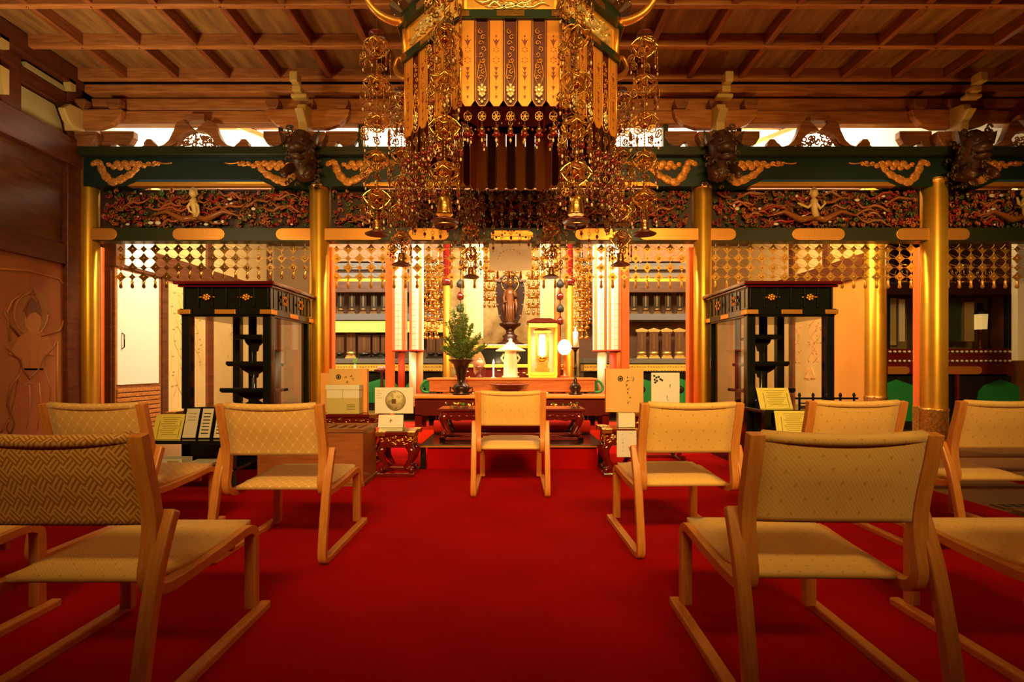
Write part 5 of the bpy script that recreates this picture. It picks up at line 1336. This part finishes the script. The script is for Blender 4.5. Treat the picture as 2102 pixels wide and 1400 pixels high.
mb = MB(); mb.add(vs + [(a, b + .003, c) for a, b, c in vs], [(i, i + 1, n + 2 + i, n + 1 + i) for i in range(n)] + [(2 * n + 2 + i + 1, 2 * n + 2 + i, 3 * n + 3 + i, 3 * n + 4 + i) for i in range(n)])
mb.build('cloth', cloth_mat('pinkish_white_cloth', (.96, .84, .74)), t)
MB().tube([(.04, .002, hn - .01), (.04, .004, hn + .06)], .003, 4).build('hanging_cord', W['ink'], t)
MB().tube([(wn - .04, .002, hn - .01), (wn - .04, .004, hn + .06)], .003, 4).build('hanging_cord', W['ink'], t)
g = MB(); rr = random.Random(77)
for k in range(11):
    a = PI * (k + .5) / 11
    strokes(g, wn * .5 - wn * .30 * math.cos(a), hn * .38 + hn * .40 * math.sin(a), .018, .018, 4, -.004, rr, .0025)
for k in range(4): strokes(g, wn * (.32 + k * .12), hn * .55, .012, .012, 2, -.004, rr, .0015)
g.build('arched_writing', mat('brown_ink', (.18, .09, .06), .6), t)
o = MB().prism(plate_poly(-.23, .23, -.052, .052, 1, 1, 3), -.012, .02).prism(plate_poly(-.22, .22, -.012, .012, 1, 1, 3), -.02, -.012).build('gilt_beam_plate', mat('bright_orange_gilt', (.95, .42, .06), .35, .6), bevel=.004, loc=(0, Y0 - .075, PZ(487, Y0)))
tag(o, 'gilt plate with raised bar on the beam above the white notice', 'beam fitting')

# painted heavenly figure on the board of the left wall
def wallpt(px, py): Yw = 4.58 * F / (1050 - px); return (Yw, EYE + (752 - py) * Yw / F)
struct(MB().box(XL, XL + .012, 3.75, 5.10, .05, 1.94).box(XL, XL + .012, 2.45, 3.70, .05, 1.94).box(XL, XL + .012, .3, 2.25, .05, 1.94).build('wall_painted_board', mat('orange_brown_board', (.42, .135, .030), .42, var=(.34, .10, .024), vscale=3, stretch=(1, 1, .4))))
xw = XL + .013
def wp(pts, th, r, mb): mb.tube([(xw, *wallpt(a, b)) for a, b in pts], r, 5)
def wpoly(pts, th, mb): mb.prism([wallpt(a, b) for a, b in pts], xw, xw + th, axis='x')
t = thing('wall_painting', 'faded painting of a standing haloed figure on the orange left wall board', 'painting', (0, 0, 0))
MBp = {}
def P(name, c): return MBp.setdefault(name, (MB(), mat('painted_' + name, c, .5)))[0]
wpoly([(30 + 38 * math.cos(k * PI / 10) + 34, 640 - 47 * math.sin(k * PI / 10)) for k in range(20)], .003, P('halo', (.34, .125, .027)))
wpoly([(52, 672), (50, 655), (57, 640), (70, 636), (82, 645), (84, 665), (78, 680), (60, 682)], .006, P('face', (.50, .19, .042)))
wpoly([(54, 655), (52, 640), (58, 622), (66, 612), (76, 620), (84, 636), (84, 650), (72, 640), (60, 643)], .008, P('hair', (.18, .05, .02)))
wpoly([(40, 690), (58, 680), (84, 680), (100, 692), (112, 730), (90, 728), (88, 760), (48, 760), (44, 735), (18, 728)], .005, P('torso', (.46, .155, .036)))
wpoly([(42, 756), (90, 756), (104, 800), (112, 850), (96, 893), (60, 893), (22, 893), (14, 880), (30, 820)], .005, P('robe', (.38, .10, .026)))
for pts in ([(14, 712), (30, 730), (42, 738), (48, 762), (60, 778), (78, 760), (88, 735), (110, 712), (114, 700)], [(44, 765), (24, 790), (16, 830), (30, 870), (20, 892)], [(92, 762), (104, 800), (100, 840), (112, 880)], [(10, 640), (22, 668), (40, 690)], [(84, 690), (120, 680), (134, 660)]):
    wp(pts, 0, .012, P('scarf', (.30, .09, .024)))
for pts in ([(20, 700), (16, 640), (26, 618), (50, 600)], [(34, 775), (48, 790), (60, 785), (72, 790)], [(60, 790), (62, 830), (54, 880)], [(80, 785), (84, 830), (76, 885)], [(118, 700), (118, 780), (116, 860)]):
    wp(pts, 0, .008, P('gold_line', (.48, .18, .042)))
for pts in ([(50, 700), (62, 730), (58, 760)], [(84, 700), (76, 730), (80, 758)], [(30, 830), (44, 850), (38, 885)], [(48, 800), (60, 818), (80, 812), (94, 800)], [(50, 815), (66, 832), (86, 826)], [(98, 830), (90, 860), (98, 890)], [(58, 664), (62, 666)], [(72, 664), (76, 666)], [(64, 674), (70, 674)], [(20, 860), (8, 880), (0, 890)], [(66, 760), (58, 785), (70, 810), (62, 840)]):
    wp(pts, 0, .006, P('fold_line', (.28, .08, .022)))
wp([(64 + 34 * math.cos(k * PI / 10), 645 - 44 * math.sin(k * PI / 10)) for k in range(21)], 0, .007, P('gold_line', (0, 0, 0)))
for pts in ([(48, 640), (54, 618), (66, 602), (78, 616), (84, 640)], [(60, 606), (66, 592), (72, 606)]): wp(pts, 0, .009, P('scarf', (0, 0, 0)))
wp([(0, 552), (60, 556), (120, 572), (134, 585), (134, 650), (126, 672)], 0, .010, P('gold_line', (0, 0, 0)))
for nm_, (m_, mt) in MBp.items(): m_.build(nm_, mt, t)
# ---------------- octagonal hanging canopy ----------------
CX, CY = -0.01, 4.10; WF = .66; AP = WF / 2 / math.tan(PI / 8)
t = thing('hanging_canopy', 'huge octagonal gilt temple canopy hanging from the coffered ceiling in the centre', 'canopy', (CX, CY, 2.62))
Z = 2.62
DR = mat('dark_red_ground', (.09, .010, .008), .45); DG = mat('dark_green_band', (.012, .028, .010), .35)
MOT = mat('dark_motif', (.20, .03, .012), .5)
GS = mat('satin_gilt', (.72, .29, .04), .42, .4)
def facemat(k): return Matrix.Rotation(PI / 4 * k, 4, 'Z')   # k=0 : the face towards the hall (-y)
sw = WF / 7 - .006; hs = 3.186 - Z
def strip_outline(w_, h): return [(-w_ / 2, h), (-w_ / 2, .035), (-w_ * .22, .0), (w_ * .22, .0), (w_ / 2, .035), (w_ / 2, h)]
def solid_strip():
    mb = MB(); mb.prism(strip_outline(sw, hs), -.004, .004)
    o = mb.build('solid_strip', GS, t, bevel=.001)
    g = MB()
    def mot(z, s_): g.prism([(-.012 * s_, z + .012 * s_), (-.004 * s_, z + .006 * s_), (0, z + .014 * s_), (.004 * s_, z + .006 * s_), (.012 * s_, z + .012 * s_), (.004 * s_, z - .004 * s_), (0, z - .014 * s_), (-.004 * s_, z - .004 * s_)], -.0058, -.004)
    for z, s_ in ((.06, 1.0), (.12, 1.2), (.19, 1.5), (.215, 1.1), (.245, 1.3), (.42, 1.9), (.46, .7)): mot(z, s_)
    for z, r in ((.30, .018), (.37, .016)):
        for a in range(0, 6): 
            x, y = r * math.cos(a * PI / 3 + .5), z + r * math.sin(a * PI / 3 + .5); g.tube([(x - .005, -.005, y), (x, -.005, y + .006), (x + .005, -.005, y)], .0016, 4)
    g.bar((0, -.0048, .08), (0, -.0048, .19), .0015, .002)
    for s2 in (-1, 1): g.bar((s2 * sw * .42, -.0048, .05), (s2 * sw * .42, -.0048, hs - .01), .0016, .002)
    g.build('dark_motif', MOT, o)
    return o
def open_strip():
    mb = MB(); b = .006; w_ = sw
    ol = strip_outline(w_, hs)
    mb.tube([(a * .94, 0, z_ + .003) for a, z_ in ol], .0045, 4, closed=True)
    rr = random.Random(8)
    for k in range(9):
        z = .19 + k * .038; s_ = 1 if k % 2 else -1; r = .020
        mb.tube([(s_ * .008 + r * (1 - j / 9) * math.cos(j * .95 + k), 0, z + r * (1 - j / 9) * math.sin(j * .95 + k)) for j in range(8)], .0035, 5)
    for s_ in (-1, 1): mb.tube([(s_ * .008, 0, .14), (s_ * .030, 0, .20), (s_ * .022, 0, .26), (s_ * .006, 0, .31)], .003, 5)
    o = mb.build('openwork_strip', GS, t)
    g = MB()
    for (x, z, r) in ((0, .11, .022), (-.018, .105, .014), (.018, .105, .014), (-.012, .08, .014), (.012, .08, .014), (0, .07, .014), (0, .14, .012), (-.02, .125, .010), (.02, .125, .010), (0, .03, .012), (-.018, .045, .008), (.018, .045, .008)): g.ball((x, -.004, z), r, 8, 5, sy=.5)
    g.build('lotus_relief', mat('bright_gold_relief', (1, .80, .35), .3, .7), o)
    g = MB().prism([(a * .86, max(.012, z_)) for a, z_ in ol], .006, .009).build('red_ground', DR, o)
    return o
so, oo = solid_strip(), open_strip()
so.parent = oo.parent = t
def put(o, k, u, first):
    M = facemat(k) @ Matrix.Translation((u, -AP, 0))
    c = o if first else copy_tree(o, parent=t)
    c.matrix_local = M; return c
# pendants under every strip: small ring, cap, red bead, white drop
def fringe_mesh():
    mb = MB(); mb.tube([(0, 0, 0), (0, 0, -.25)], .0022, 4)
    mb.tube([(.026 * math.cos(k * PI / 5), 0, -.065 + .03 * math.sin(k * PI / 5)) for k in range(10)], .0045, 5, closed=True)
    for k in range(3): a = k * PI / 3; mb.bar((.026 * math.cos(a), 0, -.065 + .03 * math.sin(a)), (-.026 * math.cos(a), 0, -.065 - .03 * math.sin(a)), .005, .005)
    mb.lathe([(.006, -.125), (.016, -.15), (.018, -.165), (.004, -.165)], n=8)
    mb.mat(1).ball((0, 0, -.185), .022, 8, 5, sz=.9).ball((-.02, 0, -.19), .009, 6, 4).ball((.02, 0, -.19), .009, 6, 4)
    mb.mat(2).ball((0, 0, -.225), .009, 6, 4, sz=1.6)
    return mb
REDG = mat('red_glass_bead', (.16, .008, .006), .2, spec=.8); WDROP = mat('pale_drop', (.55, .42, .24), .25)
fr0 = fringe_mesh().build('fringe_pendant', [W['brass'], REDG, WDROP], t)
for k in range(8):
    for i in range(7):
        u = (i - 3) * WF / 7
        put(so if i % 2 == 0 else oo, k, u, k == 0 and i in (0, 1))
        put(fr0, k, u, k == 0 and i == 0)
# bands, frieze panels and roof
def octring(mb, r0, r1, z0, z1):
    """ring of eight bars between apothems"""
    for k in range(8):
        M = facemat(k); q = math.tan(PI / 8)
        vs = [(-r1 * q, -r1), (r1 * q, -r1), (r0 * q, -r0), (-r0 * q, -r0)]
        mb.prism([(a, b) for a, b in vs], z0, z1, M=M, axis='z')
octm = MB(); octring(octm, AP - .015, AP + .025, 3.186 - Z, 3.245 - Z); octm.build('lower_band', DG, t)
octm = MB(); octring(octm, AP - .03, AP + .05, 3.44 - Z, 3.50 - Z); octring(octm, AP - .02, AP + .03, 3.50 - Z, 3.56 - Z); octm.build('upper_band', DG, t)
for k in range(8):
    M = facemat(k)
    g = MB()
    for u0, u1 in ((-.34, -.27), (-.09, .09), (.27, .34)): g.box(u0, u1, -AP - .031, -AP - .024, 3.198 - Z, 3.235 - Z, M)
    for u0, u1 in ((-.36, -.26), (-.10, .10), (.26, .36)): g.box(u0, u1, -AP - .057, -AP - .049, 3.45 - Z, 3.49 - Z, M)
    g.build('gilt_band_plate', W['goldp'], t)
    p = MB().box(-WF / 2 + .02, WF / 2 - .02, -AP + .0, -AP + .012, 3.245 - Z, 3.44 - Z, M).build('frieze_panel', mat('frieze_gold_%d' % k, (.90, .50, .10), .4, .5) if k == 0 else bpy.data.materials['frieze_gold_0'], t)
    g = MB(); rr = random.Random(40 + k)
    for i in range(16):
        x = rr.uniform(-.2, .2); z = rr.uniform(3.27, 3.40) - Z; L = rr.uniform(.05, .11)
        g.tube([M @ Vector((x + (j / 6 - .5) * 2 * L, -AP - .008, z + .018 * math.sin(j * 1.3 + i) - .25 * ((x + (j / 6 - .5) * 2 * L) ** 2) * 0)) for j in range(7)], [.003, .008, .012, .012, .010, .007, .003], 6)
    for i in range(14): g.ball(M @ Vector((rr.uniform(-.22, .22), -AP - .006, rr.uniform(3.27, 3.41) - Z)), rr.uniform(.008, .018), 6, 4)
    g.build('relief_carving', bpy.data.materials['bright_gold_relief'], p)
    g = MB(); e = WF / 2 - .03
    g.box(-e, e, -AP - .006, -AP + .0, 3.245 - Z, 3.262 - Z, M).box(-e, e, -AP - .006, -AP, 3.425 - Z, 3.44 - Z, M).box(-e - .005, -e + .012, -AP - .006, -AP, 3.262 - Z, 3.425 - Z, M).box(e - .012, e + .005, -AP - .006, -AP, 3.262 - Z, 3.425 - Z, M)
    g.build('panel_frame', W['gold'], p)
RC = AP / math.cos(PI / 8)
for k in range(8):
    a = PI / 8 + k * PI / 4 - PI / 2; c, s_ = math.cos(a), math.sin(a)
    MB().tube([(RC * c, RC * s_, 3.19 - Z), (RC * c, RC * s_, 3.50 - Z)], .022, 8).tube([(RC * c, RC * s_, .0), (RC * c, RC * s_, 3.19 - Z)], .009, 6).build('corner_post', W['gilt'], t)
    pr = bez([(.80, .90), (.93, .865), (1.06, .89), (1.14, .98), (1.10, 1.07), (1.03, 1.05)], 5)
    MB().tube([(r * c, r * s_, z) for r, z in pr], [.034 - .0007 * i for i in range(len(pr))], 8).build('curled_arm', W['gilt'], t)
    g = MB(); rr = random.Random(60 + k)
    for i in range(22):
        x = rr.uniform(-.30, .30); z = rr.uniform(.93, 1.12); q = rr.uniform(.018, .035)
        M = facemat(k); g.tube([M @ Vector((x + q * math.cos(j * .9), -AP - .07 - (z - .93) * .3, z + q * math.sin(j * .9))) for j in range(6)], .008, 5)
    g.build('crest_openwork', W['goldp'], t)
mb = MB(); n = 8
prof = [(RC + .03, 3.56), (RC + .12, 3.60), (RC - .1, 3.70), (.45, 3.80), (.16, 3.86), (.05, 3.87), (.05, 3.985)]
vs = []
for r, z in prof:
    for k in range(8): a = PI / 8 + k * PI / 4 - PI / 2; vs.append((r * math.cos(a), r * math.sin(a), z - Z))
fs = [tuple(reversed(range(8)))]
for i in range(len(prof) - 1):
    for k in range(8): fs.append((i * 8 + k, i * 8 + (k + 1) % 8, (i + 1) * 8 + (k + 1) % 8, (i + 1) * 8 + k))
mb.add(vs, fs).build('roof', mat('canopy_roof_dark', (.12, .05, .02), .4), t)
# bead swags and drops below the fringe, denser towards the corners
for k in range(8):
    M = facemat(k); g = MB(); rr = random.Random(90 + k)
    for L_ in range(3):
        rad_ = AP - .02 + .03 * L_; zt_ = -.05 - .15 * L_; n = 26; pv = None
        if k == 0 and L_ > 0: continue
        for i in range(n + 1):
            u = (i / n - .5) * (WF + .10); z = zt_ - .10 * (1 - (2 * ((i / n * 2) % 1) - 1) ** 2)
            q = M @ Vector((u, -rad_, z)); g.mat(0 if i % 2 else 1).ball(q, .008 if i % 2 else .011, 6, 4)
            if i % 3 == 1:
                d = rr.uniform(.06, .12); g.mat(0).tube([q, q - Vector((0, 0, d))], .002, 4)
                g.mat(1).ball(q - Vector((0, 0, d)), .014, 6, 4, sz=1.3); g.mat(2).ball(q - Vector((0, 0, d + .028)), .008, 6, 4, sz=1.4)
                g.mat(0).tube([q + Vector((.016 * math.cos(j * PI / 3), 0, -d * .5 + .02 * math.sin(j * PI / 3))) for j in range(6)], .003, 4, closed=True)
    g.build('bead_swag', [W['brass'], REDG, WDROP], t)['kind'] = 'stuff'

# ---------------- long corner pendants ----------------
CAPM = mat('pierced_gilt', (.80, .46, .11), .26, .95)
def cap_mesh(R=.10):
    g = MB(); n = 6
    for k in range(n):
        a = 2 * PI * k / n; c, s_ = math.cos(a), math.sin(a)
        pr = [(.010, .060), (.040, .052), (.075, .028), (R, .0), (R * .80, -.032), (R * .52, -.062), (.018, -.085)]
        pts = [(r * c, r * s_, z) for r, z in pr]; wd = [.012, .022, .016, .010, .009, .008, .006]
        for i in range(len(pts) - 1): g.bar(pts[i], pts[i + 1], wd[i], .0035)
        b = a + PI / n
        g.tube([(R * c, R * s_, 0), (R * .80 * math.cos(b), R * .80 * math.sin(b), -.018), (R * math.cos(a + 2 * PI / n), R * math.sin(a + 2 * PI / n), 0)], .005, 5)
        g.tube([(R * .52 * c, R * .52 * s_, -.062), (R * .55 * math.cos(b), R * .55 * math.sin(b), -.038), (R * .52 * math.cos(a + 2 * PI / n), R * .52 * math.sin(a + 2 * PI / n), -.062)], .0045, 5)
        g.prism([(-.016, .0), (0, -.012), (.016, .0), (.010, .03), (0, .04), (-.010, .03)], -.002, .002, M=Matrix.Rotation(b + PI / 2, 4, 'Z') @ Matrix.Translation((0, -R * .62, .008)) @ Matrix.Rotation(-.9, 4, 'X'))
    g.lathe([(.004, .075), (.018, .062), (.022, .055), (.004, .05)], n=8)
    g.mat(1).ball((0, 0, -.03), .022, 8, 6)
    return g
def dangler_mesh():
    g = MB(); g.tube([(0, 0, 0), (0, 0, -.075)], .0022, 4)
    r = .027; zc_ = -.10
    g.tube([(r * math.cos(k * PI / 5), 0, zc_ + r * math.sin(k * PI / 5)) for k in range(10)], .005, 5, closed=True)
    for k in range(5):
        a = PI / 2 + k * 2 * PI / 5; g.bar((0, 0, zc_), (r * math.cos(a), 0, zc_ + r * math.sin(a)), .008, .003)
    g.tube([(0, 0, zc_ - r), (0, 0, -.20)], .0022, 4)
    for s_ in (-1, 1): g.tube([(s_ * r, 0, zc_), (s_ * r, 0, zc_ - .055)], .0018, 4); g.mat(1).ball((s_ * r, 0, zc_ - .06), .007, 6, 4).mat(0)
    g.mat(1).ball((0, 0, -.165), .010, 6, 4).mat(2).ball((0, 0, -.205), .0075, 6, 4, sz=1.7)
    return g
cap0 = dang0 = None
def pendant(x, y, ztop, zbell, label, scale=1.0, big=False):
    global cap0, dang0
    H = ztop - zbell; n = max(1, round((H - .10) / .265)); sp = (H - .06) / n
    t = thing('corner_pendant', label, 'hanging ornament', (x, y, zbell), group='long pendants hanging from the canopy corners')
    g = MB(); z = .10
    while z < H:
        g.ball((0, 0, z), .0075, 6, 4); z += .021
    g.tube([(0, 0, .08), (0, 0, max(H + .02, 3.50 - zbell))], .003, 4)
    g.build('bead_chain', W['brass'], t)
    MB().lathe([(.062, H - .012), (.058, H - .002), (.03, H + .006), (.008, H + .012)], n=12).build('top_disc', mat('dark_top_disc', (.10, .015, .010), .3) if 'dark_top_disc' not in bpy.data.materials else bpy.data.materials['dark_top_disc'], t)
    for i in range(n):
        zz = H - .09 - i * sp
        if cap0 is None:
            cap0 = cap_mesh().build('pierced_cap', [CAPM, REDG], t, loc=(0, 0, zz))
            dang0 = dangler_mesh().build('dangler', [W['brass'], REDG, WDROP], cap0)
            for k in range(6):
                a = 2 * PI * k / 6; d = dang0 if k == 0 else dang0.copy()
                if k: col.objects.link(d); d.parent = cap0
                d.location = (.10 * math.cos(a), .10 * math.sin(a), 0); d.rotation_euler = (0, 0, a + PI / 2 + (.8 if k % 2 else -.4))
            c = cap0
        else:
            c = copy_tree(cap0, (0, 0, zz), rz=random.uniform(0, 1.0), parent=t)
    b = MB()
    if big: b.lathe([(.012, .10), (.030, .095), (.040, .07), (.043, .03), (.050, -.01), (.052, -.015), (.040, -.015)], n=18)
    else: b.lathe([(.012, .085), (.024, .08), (.030, .06), (.033, .02), (.040, .0), (.03, .0)], n=16)
    b.build('bell', W['goldp'], t)
    q = -.05 if big else -.015
    MB().lathe([(.002, q + .03), (.05, q + .012), (.088, q - .008), (.085, q - .012), (.002, q + .02)], n=20).build('bell_dish', mat('dark_red_dish', (.10, .02, .015), .3) if 'dark_red_dish' not in bpy.data.materials else bpy.data.materials['dark_red_dish'], t)
    if big: MB().tube([(.070 * math.cos(k * PI / 10), .070 * math.sin(k * PI / 10), q - .035) for k in range(20)], .007, 6, closed=True).tube([(0, 0, q), (0, 0, q - .05)], .006, 5).build('clapper_ring', W['brass'], t)
    return t
R2 = 1.07
names = ['front left', 'front right', 'right side front', 'right side rear', 'rear right', 'rear left', 'left side rear', 'left side front']
labs = {7: ('leftmost long pendant of the canopy, clear of its octagonal frame', 3.36, 1.90), 0: ('long bell-tipped pendant just left of the canopy front face', 3.62, 1.86),
        1: ('long bell-tipped pendant just right of the canopy front face', 3.62, 1.86), 2: ('rightmost long pendant of the canopy, clear of its octagonal frame', 3.36, 1.90),
        3: ('rear right pendant, second from the right, low bell over the right banners', 3.40, 1.84), 4: ('rear pendant with dark bell right of the white hanging notice', 3.40, 1.83),
        5: ('rear pendant with dark bell left of the white hanging notice', 3.40, 1.83), 6: ('rear left pendant with dark bell over the left white banners', 3.40, 1.84)}
for k in range(8):
    a = -PI / 2 - PI / 8 + k * PI / 4
    lab, zt_, zb_ = labs[k]
    pendant(CX + R2 * math.cos(a), CY + R2 * math.sin(a), zt_, zb_, lab, big=k in (0, 1))
